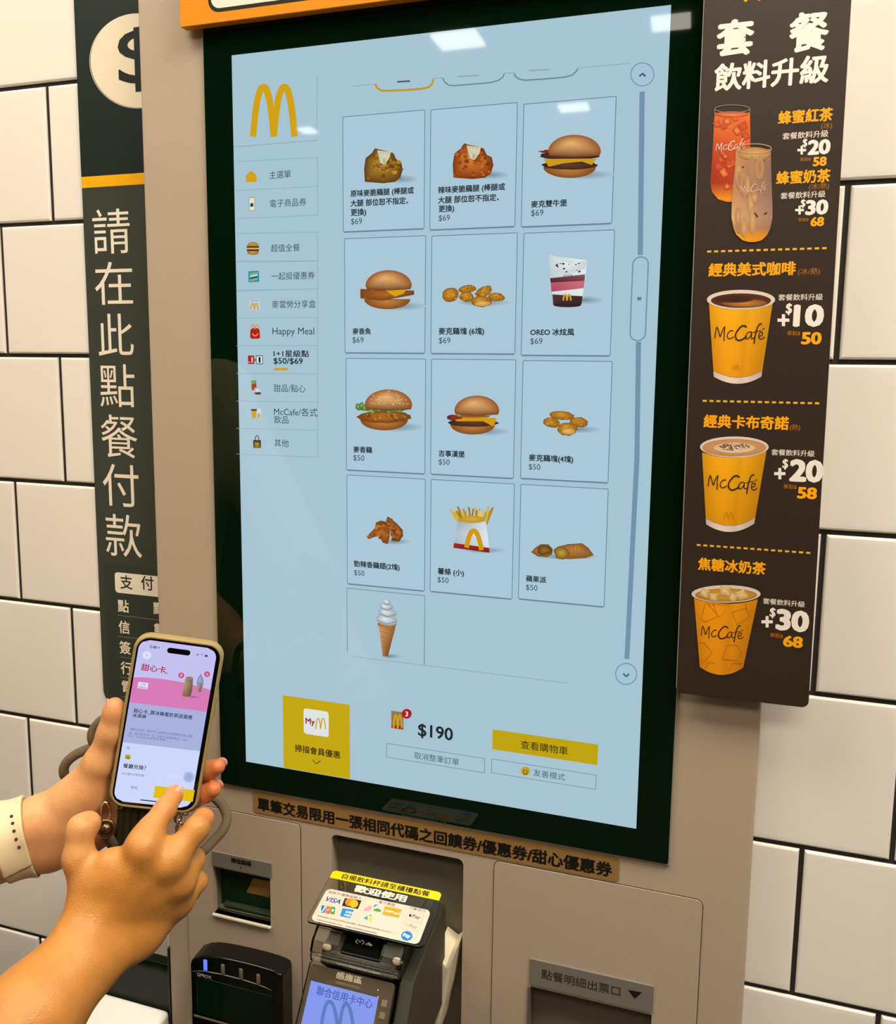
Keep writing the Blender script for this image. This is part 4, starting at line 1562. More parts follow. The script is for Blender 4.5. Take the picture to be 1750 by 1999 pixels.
glass_pic(b1, [(470, 1165), (462, 1300), (446, 1450), (436, 1600), (434, 1700), (450, 1780), (470, 1830), (520, 1876), (570, 1890)], [(742, 1165), (744, 1300), (748, 1450), (754, 1600), (754, 1700), (738, 1780), (712, 1836), (670, 1876), (620, 1890)], None,
          ([(190, 140, 84), (180, 132, 92), (176, 126, 80), (196, 150, 104), (206, 164, 118), (190, 140, 90), (214, 150, 28), (224, 160, 24), (206, 140, 16)], [(150, 112, 86), (132, 100, 84), (136, 102, 84), (150, 112, 100), (156, 120, 104), (150, 110, 84), (206, 130, 20), (216, 140, 16), (206, 130, 12)]), 3)
cv.layer = 6
cv.fan(zell(b1, 610, 1200, 128, 50), b1(620, 1200), (206, 164, 104), (170, 120, 66))
rnd = random.Random(12)
for k in range(16):
    x, y = rnd.uniform(480, 700), rnd.uniform(1260, 1780)
    w, h = rnd.uniform(14, 34), rnd.uniform(40, 110)
    cv.fan(zell(b1, x, y, w, h, 14), b1(x, y), rnd.choice([(206, 160, 110), (170, 124, 84), (150, 112, 92)]), rnd.choice([(180, 134, 90), (166, 122, 92)]))
for p in ([(612, 1660), (640, 1695)], [(690, 1670), (712, 1660)], [(520, 1300), (530, 1310)], [(660, 1240), (690, 1262)]):
    cv.line([b1(*x) for x in p], 0.0010, (66, 44, 40))
cv.layer = 7
ring = zell(b1, 612, 1162, 134, 38)
cv.line(ring + ring[:1], 0.0006, (186, 150, 120))
script(b1, 500, 706, 1470, (222, 196, 172), -0.10, 0.8)
cv.build('glass_picture', M_PRINT, board, 'picture of a tall glass of milk tea')

# ------------------------------------------------------------------ contactless reader, lower left of the kiosk
r6 = Z(340, 1640, 3.017)
M_BLACKGLOSS = mat('black_gloss_plastic', (9, 11, 9), rough=0.12, spec=0.5)
QY = -0.022
top = [W(r6(*p), QY) for p in ((90, 742), (96, 715), (108, 702), (150, 688), (195, 684), (260, 692), (330, 706), (400, 722), (480, 742), (560, 766), (608, 785), (628, 800), (637, 826))]
qx0 = sum(W(r6(*p), QY)[0] for p in ((90, 760), (100, 1080))) / 2
qx1 = sum(W(r6(*p), QY)[0] for p in ((637, 840), (637, 1080))) / 2
top = [(min(max(p[0], qx0), qx1), p[1]) for p in top]
qz0 = top[0][1] - 0.115
reader = empty('contactless_reader', ((qx0 + qx1) / 2, -0.008, qz0), 'glossy black contactless card reader with a row of indicator lights', 'card reader')
m = MB()
m.prism([(qx0, qz0), (qx1, qz0)] + top[::-1], 0.0238, front(QY), bev=0.0028, seg=4)
m.build('body', M_BLACKGLOSS, reader)
cv = Canvas(*front(QY))
cv.layer = 1
cv.line([r6(*p) for p in ((108, 772), (160, 770), (200, 775), (260, 786), (330, 802), (400, 820), (470, 842), (530, 864), (576, 886))], 0.0011, (196, 190, 172), ws=[.0002, .0006, .001, .0012, .0013, .0013, .0012, .001, .0003])
cv.build('silver_line', M_GLOSS, reader)
cv.txt('QPROX', r6(136, 795), r6(220, 806), (206, 202, 186), bold=0.012)
cv.build('lettering', M_PRINT, reader)
for k, (x, y) in enumerate(((185, 735), (288, 762), (395, 788), (497, 820))):
    p = at(*r6(x, y), QY)
    m = MB()
    m.box(p.x - 0.0022, p.x + 0.0022, QY - 0.0012, QY + 0.001, p.z - 0.0062, p.z + 0.0062, bev=0.0009)
    m.build('indicator_light', mat('blue_led', (40, 60, 200), emit=(70, 90, 255), estr=2.2, rough=0.2) if k == 0 else mat('unlit_led', (120, 112, 96), rough=0.2), reader, 'blue lit indicator' if k == 0 else None)
b = wbox(r6(135, 815), r6(577, 905), r6(140, 1036), r6(582, 1110), QY)
m = MB()
m.prism(rrect(*b, 0.001), 0.0012, front(QY - 0.0006), bev=0.0003)
m.build('reader_window', mat('dark_green_window', (6, 30, 12), rough=0.06, spec=0.35), reader)
m = MB()
bz_ = b[2] - 0.004
m.box(qx0 + 0.004, qx1 - 0.006, QY - 0.0012, QY + 0.002, bz_ - 0.0022, bz_, bev=0.0008)
m.build('lower_trim', mat('champagne_trim', (120, 112, 86), rough=0.3, metal=0.4), reader)

# ------------------------------------------------------------------ payment terminal in its clear guard
TH = math.radians(49.7)
TO = Vector((0.1725, -0.1542, 0.8585))
TU, TV = Vector((1, 0, 0)), Vector((0, math.cos(TH), math.sin(TH)))
TN = Vector((0, -math.sin(TH), math.cos(TH)))
TF = (TO, TU, TV, TN)
zt_ = Z(560, 1840, 5.147)
M_TERM = mat('graphite_plastic', (50, 46, 37), rough=0.45)
M_HOOD = mat('clear_hood', (238, 238, 230), rough=0.05, trans=1.0, ior=1.12, spec=0.3)
M_TFACE = mat('brown_grey_face', (92, 78, 62), rough=0.3)
M_CLEAR = mat('clear_acrylic', (235, 236, 225), rough=0.04, trans=1.0, ior=1.28, spec=0.5)
term = empty('payment_terminal', TO, 'card payment terminal with a lit blue screen inside a clear guard', 'payment terminal')
m = MB()
m.prism(rrect(-0.036, 0.038, -0.085, 0.0435, 0.004), 0.036, (TO - TN * 0.004, TU, TV, TN), bev=0.002, seg=3)
m.build('body', M_TERM, term)
tc = Canvas(TO - TN * 0.004, TU, TV, TN)
fb = tc.box_of([zt_(250, 225), zt_(1085, 395), zt_(110, 815), zt_(1000, 990)])
m = MB()
m.prism(rrect(fb[0], fb[1], -0.08, fb[3], 0.003), 0.0006, (TO - TN * 0.0034, TU, TV, TN), bev=0.0002)
m.build('face_plate', M_TFACE, term)
tc = Canvas(TO - TN * 0.0034, TU, TV, TN)
tc.layer = 1
tc.txt('感應區', zt_(500, 328), zt_(762, 378), (226, 214, 190), bold=0.03, h=78 / 5.147)
tc.layer = 1
q = tc.box_of([zt_(500, 395), zt_(745, 440), zt_(490, 415), zt_(740, 465)])
tc.rrect(q, (128, 112, 92))
for p in ((920, 478), (918, 545)):
    tc.circ(zt_(*p), 1.6, (240, 232, 214))
tc.build('printed_legend', M_PRINT, term)
sbx = tc.box_of([zt_(240, 390), zt_(912, 540), zt_(150, 815), zt_(860, 965)])
tc.layer = 1
tc.rrect((sbx[0], sbx[1], -0.035, sbx[3]), (134, 152, 236))
tscr = tc.build('screen', M_LIT, term, 'lit blue screen')
tc.layer = 2
tc.txt('聯合信用卡中心', zt_(300, 490), zt_(866, 610), (62, 84, 176), bold=0.006)


def arch_t(x0, y0, x1, y1, yt0, yt1):
    return [zt_(x0 + (x1 - x0) * i / 16, (y0 + (y1 - y0) * i / 16) - (yt0 + (yt1 - yt0) * i / 16) * (1 - abs(2 * i / 16 - 1) ** 2.4)) for i in range(17)]


tc.line(arch_t(350, 830, 515, 850, 245, 245), 0.0030, (96, 122, 190))
tc.line(arch_t(530, 850, 672, 870, 245, 240), 0.0030, (96, 122, 190))
tc.build('screen_mark', M_LIT, tscr)
for x, y in ((985, 612), (963, 735)):
    c = tc.uv(zt_(x, y))
    m = MB()
    m.prism(rrect(c[0] - .0026, c[0] + .0026, c[1] - .0026, c[1] + .0026, .0008), .0016, (TO - TN * 0.0018, TU, TV, TN), bev=0.0005)
    m.build('function_key', mat('key_grey', (150, 138, 114), rough=0.35), term)
# printer hump between the face and the card holder
m = MB()
prof = [(-0.124, 0.893), (-0.119, 0.9015), (-0.103, 0.9065), (-0.078, 0.9085), (-0.050, 0.905), (-0.040, 0.86), (-0.092, 0.86)]
for xa, xb in ((TO.x - 0.034, TO.x + 0.036),):
    bm = bmesh.new()
    A = [bm.verts.new((xa, y, z)) for y, z in prof]; B = [bm.verts.new((xb, y, z)) for y, z in prof]
    for i in range(len(prof)):
        j = (i + 1) % len(prof)
        bm.faces.new((A[i], A[j], B[j], B[i]))
    bm.faces.new(A); bm.faces.new(B)
    bmesh.ops.recalc_face_normals(bm, faces=bm.faces)
    bmesh.ops.bevel(bm, geom=bm.edges[:], offset=0.002, segments=2, affect='EDGES', profile=0.5)
    m.merge(bm)
hump = m.build('printer_hump', M_TERM, term)
m = MB()
pa, pb = Vector((0, -0.1185, 0.9030)), Vector((0, -0.0985, 0.9085))
hv = (pb - pa).normalized(); hn = Vector((0, -hv.z, hv.y))
hx0, hx1 = TO.x - 0.0165, TO.x + 0.0215
m.prism(rrect(hx0, hx1, 0, (pb - pa).length + 0.004, 0.002), 0.003, (pa + hn * 0.001, Vector((1, 0, 0)), hv, hn), bev=0.0008)
m.build('printer_lid', M_BLACKGLOSS, term, 'glossy black printer lid')
hc = Canvas(pa + hn * 0.001, Vector((1, 0, 0)), hv, hn)
z5 = Z(590, 1680, 5.645)
hc.layer = 2
hc.circ(z5(637, 893), 2.4, (206, 196, 170), ry=1.9, w=0.8)
hc.line([z5(590, 893), z5(600, 908), z5(616, 915)], 0.0006, (206, 196, 170)); hc.line([z5(590, 893), z5(604, 878), z5(620, 874)], 0.0006, (206, 196, 170))
hc.line([z5(684, 905), z5(672, 918), z5(656, 922)], 0.0006, (206, 196, 170)); hc.line([z5(684, 905), z5(672, 884), z5(656, 878)], 0.0006, (206, 196, 170))
hc.line([z5(700, 925), z5(735, 908), z5(772, 940)], 0.0009, (206, 196, 170))
hc.line([z5(718, 935), z5(738, 926), z5(752, 944)], 0.0007, (206, 196, 170))
hc.build('lid_symbols', M_PRINT, term)
# clear guard: a frame round the face, a hinge bar, a curved hood with side cheeks
m = MB()
m.prism(rrect(-0.0425, 0.0425, -0.085, 0.0465, 0.004), 0.005, TF, holes=[rrect(sbx[0] - 0.001, sbx[1] + 0.001, -0.082, sbx[3] + 0.0015, 0.002)])
guard = m.build('clear_guard', M_CLEAR, term, 'clear plastic guard')
m = MB()
m.tube([(TO.x - 0.041, -0.1255, 0.9005), (TO.x + 0.041, -0.1255, 0.9005)], 0.0028, n=20)
m.build('hinge_bar', M_CLEAR, guard)
hood = [(-0.1245, 0.9035), (-0.1205, 0.9105), (-0.110, 0.9165), (-0.092, 0.9195), (-0.070, 0.920)]
for xa, xb, xc in ((TO.x - 0.041, hx0 - 0.001, TO.x - 0.0425), (hx1 + 0.001, TO.x + 0.041, TO.x + 0.0405)):
    m = MB()
    for i, (y, z) in enumerate(hood[:-1]):
        y2, z2 = hood[i + 1]
        n_ = Vector((0, -(z2 - z), (y2 - y))).normalized() * 0.0016
        a, b_, c, d = Vector((xa, y, z)), Vector((xb, y, z)), Vector((xb, y2, z2)), Vector((xa, y2, z2))
        bm = bmesh.new()
        vs_ = [bm.verts.new(p) for p in (a, b_, c, d)] + [bm.verts.new(p - n_) for p in (a, b_, c, d)]
        for f in ((0, 1, 2, 3), (7, 6, 5, 4), (0, 4, 5, 1), (1, 5, 6, 2), (2, 6, 7, 3), (3, 7, 4, 0)):
            bm.faces.new([vs_[k] for k in f])
        m.merge(bm)
    m.prism([(0.045, 0.86), (0.124, 0.893), (0.1245, 0.9035), (0.1205, 0.9105), (0.110, 0.9165), (0.070, 0.920), (0.045, 0.918)], 0.002, (Vector((xc + 0.002, 0, 0)), Vector((0, -1, 0)), Vector((0, 0, 1)), Vector((1, 0, 0))), bev=0.0004)
    m.build('guard_hood', M_HOOD, guard)
for k, (x, y) in enumerate(((405, 45), (1108, 190))):
    p = at(*zt_(x, y), -0.117)
    m = MB(); m.ball(p, 0.0034, sub=3, s=(1.25, 0.8, 1.0)); m.build('guard_lug', mat('milky_plastic', (222, 206, 184), rough=0.2), guard)
# dark flank and handle at the right of the terminal, pale mounting bracket from the niche
m = MB()
m.prism([(0.02, 0.80), (0.150, 0.80), (0.158, 0.845), (0.120, 0.893), (0.045, 0.9), (0.02, 0.9)], 0.012, (Vector((TO.x + 0.0535, 0, 0)), Vector((0, -1, 0)), Vector((0, 0, 1)), Vector((1, 0, 0))), bev=0.002)
m.build('side_cradle', mat('dark_cradle', (44, 41, 31), rough=0.5), term)
m = MB()
pts = [at(*zt_(x, y), -0.115) for x, y in ((1250, 520), (1215, 600), (1165, 690), (1120, 770), (1105, 815))]
m.tube([pts[0] + Vector((0, 0, .0005))] + pts + [pts[-1] + Vector((-.003, -.004, -.012))], 0.004, n=16, rs=[.001, .0036, .0042, .0048, .005, .005, .005])
m.build('handle', M_BLACKGLOSS, term)
bk = [at(*zt_(x, y), -0.030) for x, y in ((1445, 240), (1490, 142), (1600, 232), (1662, 188), (1640, 300), (1580, 640), (1535, 815), (1500, 990), (1330, 990), (1365, 815), (1420, 500))]
m = MB()
m.prism([(p.x, p.z) for p in bk][::-1], 0.047, front(-0.030), bev=0.0025)
br_ = [at(*z5(x, y), -0.034) for x, y in ((1430, 700), (1445, 684), (1480, 684), (1494, 700), (1494, 770), (1475, 1050), (1452, 1050), (1462, 900), (1440, 790))]
m.prism([(p.x, p.z) for p in br_][::-1], 0.012, front(-0.034), bev=0.001)
m.build('mounting_bracket', mat('cream_bracket', (214, 202, 176), rough=0.45), term)

# ------------------------------------------------------------------ card of accepted payments on top of the terminal
CT = math.radians(9.4)
CO = Vector((0.1761, -0.1141, 0.9224))
CU, CVv = Vector((1, 0, 0)), Vector((0, math.cos(CT), math.sin(CT)))
CN = Vector((0, -math.sin(CT), math.cos(CT)))
card = empty('payment_notice', CO, 'clear acrylic notice of payment marks with a yellow top strip, above the terminal', 'sign')
cc = Canvas(CO, CU, CVv, CN)
m = MB()
m.prism(rrect(-0.055, 0.055, 0, 0.0645, 0.0045), 0.002, (CO, CU, CVv, CN), bev=0.0004)
m.build('acrylic_sheet', M_CLEAR, card)
m = MB()
m.box(CO.x - 0.012, CO.x + 0.012, -0.092, -0.066, 0.9196, 0.9246)
m.build('mounting_block', M_CLEAR, card)
yb = cc.box_of([z5(300, 110), z5(1570, 345), z5(285, 195), z5(1535, 450)])
cc.layer = 1
cc.upoly(rrect(-0.0545, 0.0545, 0.0540, 0.0640, 0.004, corners=(0, 0, 1, 1)), (222, 196, 20))
ystrip = cc.build('yellow_strip', M_GLOSS, card, 'yellow strip with black characters')
cc.layer = 2
cc.txt('自備飲料杯請至櫃檯點餐', z5(440, 180), z5(1412, 362), (34, 28, 14), bold=0.015, h=62 / 5.645)
cc.txt('歡迎使用', z5(572, 318), z5(1160, 412), (214, 204, 190), bold=0.05, h=84 / 5.645)
cc.build('heading', M_GLOSS, card)
wb = cc.box_of([z5(250, 308), z5(1435, 545), z5(80, 680), z5(1300, 930)])
cc.layer = 1
cc.upoly(rrect(wb[0] + 0.001, wb[1] - 0.001, wb[2] + 0.001, wb[3], 0.005), (204, 193, 178))
panel = cc.build('white_panel', M_GLOSS, card)
cc.layer = 2
cc.line([z5(695, 412), z5(600, 662)], 0.0003, (190, 170, 150)); cc.line([z5(1155, 508), z5(1010, 850)], 0.0003, (190, 170, 150))
T2 = (96, 80, 64)
cc.txt('信用卡/簽帳金融卡', z5(285, 352), z5(662, 414), T2, h=30 / 5.645)
cc.txt('電子票證', z5(845, 460), z5(1026, 490), T2, h=32 / 5.645)
cc.txt('行動支付', z5(1185, 527), z5(1365, 558), T2, h=32 / 5.645)
cc.txt('信用卡金額NT$3,000以上須持卡簽名驗證，電子票證單筆交易金額NT$1,000以下', z5(165, 615), z5(1000, 790), T2, h=18 / 5.645)
cc.txt('行動支付依各銀行規定，單筆交易限額依各業者規定', z5(160, 655), z5(830, 802), T2, h=16 / 5.645)
cc.build('small_print', M_PRINT, panel)
cc.txt('VISA', z5(265, 425), z5(426, 455), (20, 70, 150), bold=0.02, shear=0.25, h=56 / 5.645)
cc.build('card_mark', M_PRINT, panel)
cc.poly([z5(472, 415), z5(656, 442), z5(616, 536), z5(438, 500)], (30, 20, 14))
cc.layer = 3
cc.circ(z5(524, 463), 8.6, (226, 120, 20), ry=7.6); cc.circ(z5(570, 478), 8.6, (242, 166, 26), ry=7.6)
cc.build('card_mark', M_PRINT, panel)
cc.layer = 2
for k, (x, y, c) in enumerate(((236, 535, (26, 110, 176)), (289, 546, (206, 92, 50)), (340, 552, (60, 140, 60)))):
    cc.poly([z5(x - 18, y - 42), z5(x + 26, y - 36), z5(x + 22, y + 20), z5(x + 14, y + 44), z5(x - 28, y + 38), z5(x - 26, y - 10)], c)
    cc.layer = 3
    cc.txt('JCB'[k], z5(x - 12, y - 2), z5(x + 12, y + 2), (240, 230, 214), bold=0.03)
    cc.layer = 2
cc.build('card_mark', M_PRINT, panel)
cc.poly([z5(446, 526), z5(572, 545), z5(532, 636), z5(418, 615)], (24, 128, 196))
cc.layer = 3
cc.txt('AMEX', z5(478, 568), z5(562, 582), (236, 232, 222), bold=0.02, h=26 / 5.645)
cc.txt('AMEX', z5(462, 602), z5(542, 612), (236, 232, 222), bold=0.02, h=24 / 5.645)
cc.build('card_mark', M_PRINT, panel)
cc.layer = 2
cc.fan([z5(*p) for p in ell(738, 468, 30, 18, 14)], z5(738, 468), (250, 214, 160), (244, 206, 150))
cc.fan([z5(*p) for p in ((752, 500), (772, 515), (752, 545), (720, 556), (678, 556), (700, 520))], z5(730, 530), (240, 150, 160), (236, 140, 152))
cc.build('ticket_mark', M_PRINT, panel)
cc.fan([z5(*p) for p in ((785, 520), (800, 488), (850, 492), (815, 500))], z5(805, 500), (30, 110, 180), (30, 110, 180))
cc.fan([z5(*p) for p in ((778, 552), (800, 535), (835, 528), (868, 545), (872, 568), (820, 562))], z5(830, 548), (50, 140, 50), (60, 150, 50))
cc.build('ticket_mark', M_PRINT, panel)
cc.poly([z5(916, 503), z5(1102, 540), z5(1066, 632), z5(884, 596)], (246, 150, 24))
cc.layer = 3
cc.txt('HAPPYcash', z5(912, 556), z5(1080, 588), (250, 236, 214), bold=0.03, h=24 / 5.645)
cc.build('ticket_mark', M_PRINT, panel)
cc.layer = 2
cc.poly([z5(676, 635), z5(724, 610), z5(720, 660)], (40, 150, 176)); cc.poly([z5(736, 600), z5(768, 596), z5(752, 622)], (110, 160, 40)); cc.poly([z5(730, 640), z5(790, 625), z5(760, 650), z5(768, 678), z5(735, 662)], (240, 196, 20))
cc.build('ticket_mark', M_PRINT, panel)


def pill(corners, col, ring=True):
    b = cc.box_of(corners)
    if ring: cc.ring(b, (170, 150, 130), 0.0003, 0.0008)
    return b


pill([z5(1170, 562), z5(1348, 594), z5(1135, 652), z5(1320, 682)], None)
cc.circ(z5(1192, 608), 2.6, (40, 30, 24), ry=2.5); cc.line([z5(1192, 594), z5(1202, 586)], 0.0006, (40, 30, 24))
cc.txt('Pay', z5(1215, 620), z5(1302, 634), (60, 48, 38), bold=0.01)
cc.build('pay_mark', M_PRINT, panel)
pill([z5(1120, 660), z5(1308, 692), z5(1088, 752), z5(1280, 790)], None)
cc.circ(z5(1148, 706), 3.0, (190, 150, 60), w=0.9); cc.txt('Pay', z5(1180, 725), z5(1268, 742), (140, 130, 118), bold=0.01)
cc.build('pay_mark', M_PRINT, panel)
cc.circ(z5(1155, 832), 11.2, (20, 120, 190), ry=9.4)
cc.layer = 3
cc.txt('Pay', z5(1112, 826), z5(1194, 842), (240, 236, 226), bold=0.05)
cc.build('pay_mark', M_PRINT, panel)

# ------------------------------------------------------------------ the phone
PM = Matrix(((0.88477, 0.13841, 0.44501), (0.42904, 0.13095, -0.89374), (-0.18198, 0.98168, 0.05648)))
PO = Vector((0.01613615, -0.16395641, 1.11268092))
PU, PV, PN = (Vector(PM.col[i]) for i in range(3))
pm4 = PM.to_4x4(); pm4.translation = PO
phone = empty('smartphone', None, 'smartphone in an olive case showing a pink coupon page, held by the person', 'phone', matrix=pm4)


def PP(u_, v_, n_=0.0):
    return PO + PU * u_ + PV * v_ + PN * n_


PF = lambda n_: (PO + PN * n_, PU, PV, PN)
M_CASE = mat('olive_silicone', (158, 138, 88), rough=0.5, noise=0.05, nscale=300)
PW, PH = 0.0755, 0.1515
lip_o = rrect(-PW / 2, PW / 2, -PH / 2, PH / 2, 0.0135, n=10)
lip_i = rrect(-PW / 2 + .0027, PW / 2 - .0027, -PH / 2 + .0027, PH / 2 - .0027, 0.0112, n=10)
bm = bmesh.new()


def loop(pts, n_):
    return [bm.verts.new(PP(p[0], p[1], n_)) for p in pts]


def inset(pts, d):
    return [(p[0] * (1 - d / (PW / 2)), p[1] * (1 - d / (PH / 2))) for p in pts]


rings = [loop(inset(lip_o, 0.003), -0.0118), loop(inset(lip_o, 0.0009), -0.0110), loop(lip_o, -0.0088), loop(lip_o, -0.0030), loop(inset(lip_o, 0.0004), -0.0012), loop(inset(lip_o, 0.0011), -0.0003),
         loop(inset(lip_o, 0.0018), 0.0), loop(lip_i, -0.0003), loop(lip_i, -0.0030)]
for A, B in zip(rings, rings[1:]):
    n = len(A)
    for i in range(n):
        bm.faces.new((A[i], A[(i + 1) % n], B[(i + 1) % n], B[i]))
bm.faces.new(rings[0][::-1]); bm.faces.new(rings[-1])
bmesh.ops.recalc_face_normals(bm, faces=bm.faces)
m = MB(); m.merge(bm)
case = m.build('case', M_CASE, phone, angle=50)
m = MB()
m.prism(lip_i, 0.0018, PF(-0.0008), bev=0.0002)
pglass = m.build('front_glass', mat('phone_glass', (6, 5, 8), rough=0.03), phone)
pz = Z(180, 1220, 4.76)
pc = Canvas(PO + PN * (-0.0008), PU, PV, PN)
du = (pc.uv(pz(437, 500))[0] + 0, 0)
dl = (pc.uv(pz(360, 700))[0] + pc.uv(pz(255, 1200))[0]) / 2
dr = (pc.uv(pz(1100, 600))[0] + pc.uv(pz(1000, 1200))[0]) / 2
dt = (pc.uv(pz(620, 153))[1] + pc.uv(pz(950, 195))[1]) / 2
db = (pc.uv(pz(400, 1640))[1] + pc.uv(pz(850, 1712))[1]) / 2
R_ = 0.0085
full = rrect(dl, dr, db, dt, R_, n=8)
y_pink = (pc.uv(pz(360, 705))[1] + pc.uv(pz(1065, 820))[1]) / 2
y_arc = (pc.uv(pz(400, 545))[1] + pc.uv(pz(1110, 575))[1]) / 2
y_sheet = (pc.uv(pz(285, 1070))[1] + pc.uv(pz(1003, 1190))[1]) / 2
pc.layer = 1


def band(v0, v1, col):
    """part of the rounded display between two heights"""
    xs = []
    n = 24
    for i in range(n + 1):
        v = v0 + (v1 - v0) * i / n
        d = max(0.0, v - (dt - R_), (db + R_) - v)
        ins = R_ - math.sqrt(max(0.0, R_ * R_ - d * d))
        xs.append((dl + ins, dr - ins, v))
    pc.upoly([(a, v) for a, b, v in xs] + [(b, v) for a, b, v in xs[::-1]], col)


band(y_pink, dt, (196, 192, 240))
band(y_sheet, y_pink, (168, 176, 222))
band(db, y_sheet, (204, 214, 250))
pdisp = pc.build('display', M_LIT, pglass)
pc.layer = 2
n = 20
top_ = [(dl + (dr - dl) * i / n, y_arc + 0.0042 * (1 - ((i / n - 0.38) / 0.62) ** 2)) for i in range(n + 1)]
pc.upoly([(dl, y_pink), (dr, y_pink)] + top_[::-1], (214, 122, 182))
pc.layer = 3
pc.txt('甜心卡', pz(458, 388), pz(686, 418), (176, 22, 74), bold=0.02, h=66 / 4.76)
pc.line([pz(660, 425), pz(675, 442), pz(703, 452)], 0.0006, (176, 22, 74))
pc.rrect(pc.box_of([pz(432, 527), pz(522, 538), pz(420, 585), pz(516, 598)]), (226, 220, 244))
pc.layer = 4
pc.txt('冷 飲', pz(452, 548), pz(496, 553), (90, 80, 120)); pc.txt('限量商品', pz(434, 574), pz(506, 582), (90, 80, 120))
pc.layer = 3
for x, y, ch in ((829, 467, '買'), (1069, 456, '送')):
    pc.layer = 3
    pc.circ(pz(x, y), 27 / 4.76, (198, 60, 110), ry=26 / 4.76)
    pc.layer = 4
    pc.txt(ch, pz(x - 15, y), pz(x + 15, y), (240, 206, 226))
pc.layer = 3
pc.grad([(pz(866, 492), pz(938, 492), (150, 140, 130), (110, 100, 96)), (pz(860, 540), pz(936, 545), (176, 150, 116), (120, 96, 76)), (pz(845, 600), pz(930, 605), (166, 136, 100), (104, 80, 64)), (pz(838, 645), pz(918, 655), (150, 120, 90), (100, 78, 62)), (pz(848, 662), pz(905, 670), (150, 110, 90), (110, 80, 70))])
pc.fan([pz(*p) for p in ell(903, 490, 36, 13, 14)], pz(903, 490), (120, 90, 76), (170, 150, 136))
pc.fan([pz(*p) for p in ell(945, 668, 60, 10, 14)], pz(930, 668), (150, 84, 130), (206, 118, 176))
pc.grad([(pz(972, 545), pz(1034, 548), (176, 160, 166), (130, 108, 106)), (pz(976, 575), pz(1022, 580), (170, 150, 150), (120, 96, 92)), (pz(985, 622), pz(1010, 624), (150, 126, 126), (110, 84, 84))])
pc.fan([pz(*p) for p in ((970, 540), (985, 490), (1002, 462), (1012, 448), (1018, 470), (1030, 495), (1036, 530), (1030, 552), (985, 552))], pz(1000, 505), (170, 178, 204), (120, 128, 160))
pc.build('coupon_picture', M_LIT, pglass)
TX = (44, 48, 74)
pc.layer = 2
pc.txt('甜心卡_買冰蜂蜜奶茶送蛋捲', pz(388, 785), pz(930, 868), TX, bold=0.02)
pc.txt('冰淇淋', pz(376, 836), pz(503, 852), TX, bold=0.02)
SMALL = (108, 114, 152)
pc.txt('優惠兌換說明：限同門市上述優惠商品兌換優惠冰淇淋心優惠', pz(356, 952), pz(932, 1048), SMALL, h=26 / 4.76)
pc.txt('券，每次限兌換一次，本券不適用歡樂送、Uber', pz(346, 992), pz(886, 1078), SMALL, h=26 / 4.76)
pc.txt('Eats、foodpanda及其他優惠。', pz(338, 1022), pz(690, 1075), SMALL, h=26 / 4.76)
pc.line([pz(322, 1128), pz(348, 1156)], 0.0003, TX); pc.line([pz(347, 1128), pz(322, 1156)], 0.0003, TX)
pc.txt('餐廳兌換？', pz(290, 1302), pz(502, 1330), TX, bold=0.02)
pc.txt('30分鐘內兌換完畢。', pz(274, 1372), pz(492, 1404), SMALL, h=24 / 4.76)
pc.txt('取消', pz(362, 1506), pz(418, 1513), TX)
pc.build('coupon_text', M_LIT, pglass)
pc.rrect(pc.box_of([pz(310, 1200), pz(358, 1206), pz(305, 1243), pz(354, 1250)]), (196, 170, 30))
pc.layer = 3
pc.line([pz(316, 1222), pz(350, 1228)], 0.0006, (110, 92, 10)); pc.line([pz(316, 1236), pz(350, 1241)], 0.0006, (110, 92, 10))
pc.build('page_icon', M_LIT, pglass)
pc.layer = 2
pc.rrect(pc.box_of([pz(588, 1484), pz(952, 1542), pz(568, 1596), pz(935, 1648)]), (226, 190, 8))
pc.build('confirm_button', M_LIT, pglass)
pc.circ(pz(899, 1413), 54 / 4.76, (176, 190, 232), ry=53 / 4.76); pc.layer = 3; pc.circ(pz(899, 1413), 38 / 4.76, (160, 174, 222), ry=37 / 4.76)
pc.build('touch_dot', M_LIT, pglass)
pc.layer = 2
pc.circ(pz(510, 280), 40 / 4.76, (216, 222, 252), ry=38 / 4.76)
pc.layer = 3
pc.line([pz(517, 268), pz(507, 280), pz(516, 292)], 0.0003, (120, 126, 160))
pc.build('back_button', M_LIT, pglass)
pc.txt('5:48', pz(538, 200), pz(600, 208), (40, 36, 60), bold=0.02)
pc.poly([pz(612, 204), pz(628, 206), pz(620, 220)], (40, 36, 60))
pc.build('clock', M_LIT, pglass)
for k in range(4):
    x = 962 + k * 9
    pc.line([pz(x, 280), pz(x, 276 - k * 3)], 0.0005, (70, 64, 96))
pc.txt('5G', pz(1008, 272), pz(1034, 276), (70, 64, 96)); pc.rrect(pc.box_of([pz(1048, 275), pz(1075, 279), pz(1047, 294), pz(1074, 298)]), (50, 44, 70), 0.0008)
pc.build('signal_icons', M_LIT, pglass)
pc.uline([(0 - 0.011, db + 0.0032), (0.011, db + 0.0032)], 0.0009, (24, 24, 36))
pc.build('home_bar', M_LIT, pglass)
b = pc.box_of([pz(700, 208), pz(915, 236), pz(696, 256), pz(912, 288)])
m = MB()
m.prism(rrect(b[0], b[1], b[2], b[3], (b[3] - b[2]) / 2.02, n=8), 0.0004, PF(-0.0003), bev=0.0001)
m.build('camera_island', mat('island_black', (4, 3, 5), rough=0.05), pglass)
for v0, v1 in ((0.010, 0.030),):
    m = MB()
    m.prism(rrect(v0, v1, -0.0085, -0.0045, 0.0018), 0.0016, (PO + PU * (PW / 2 + 0.0008), PV, PN, PU), bev=0.0004)
    m.build('side_button', M_CASE, phone)
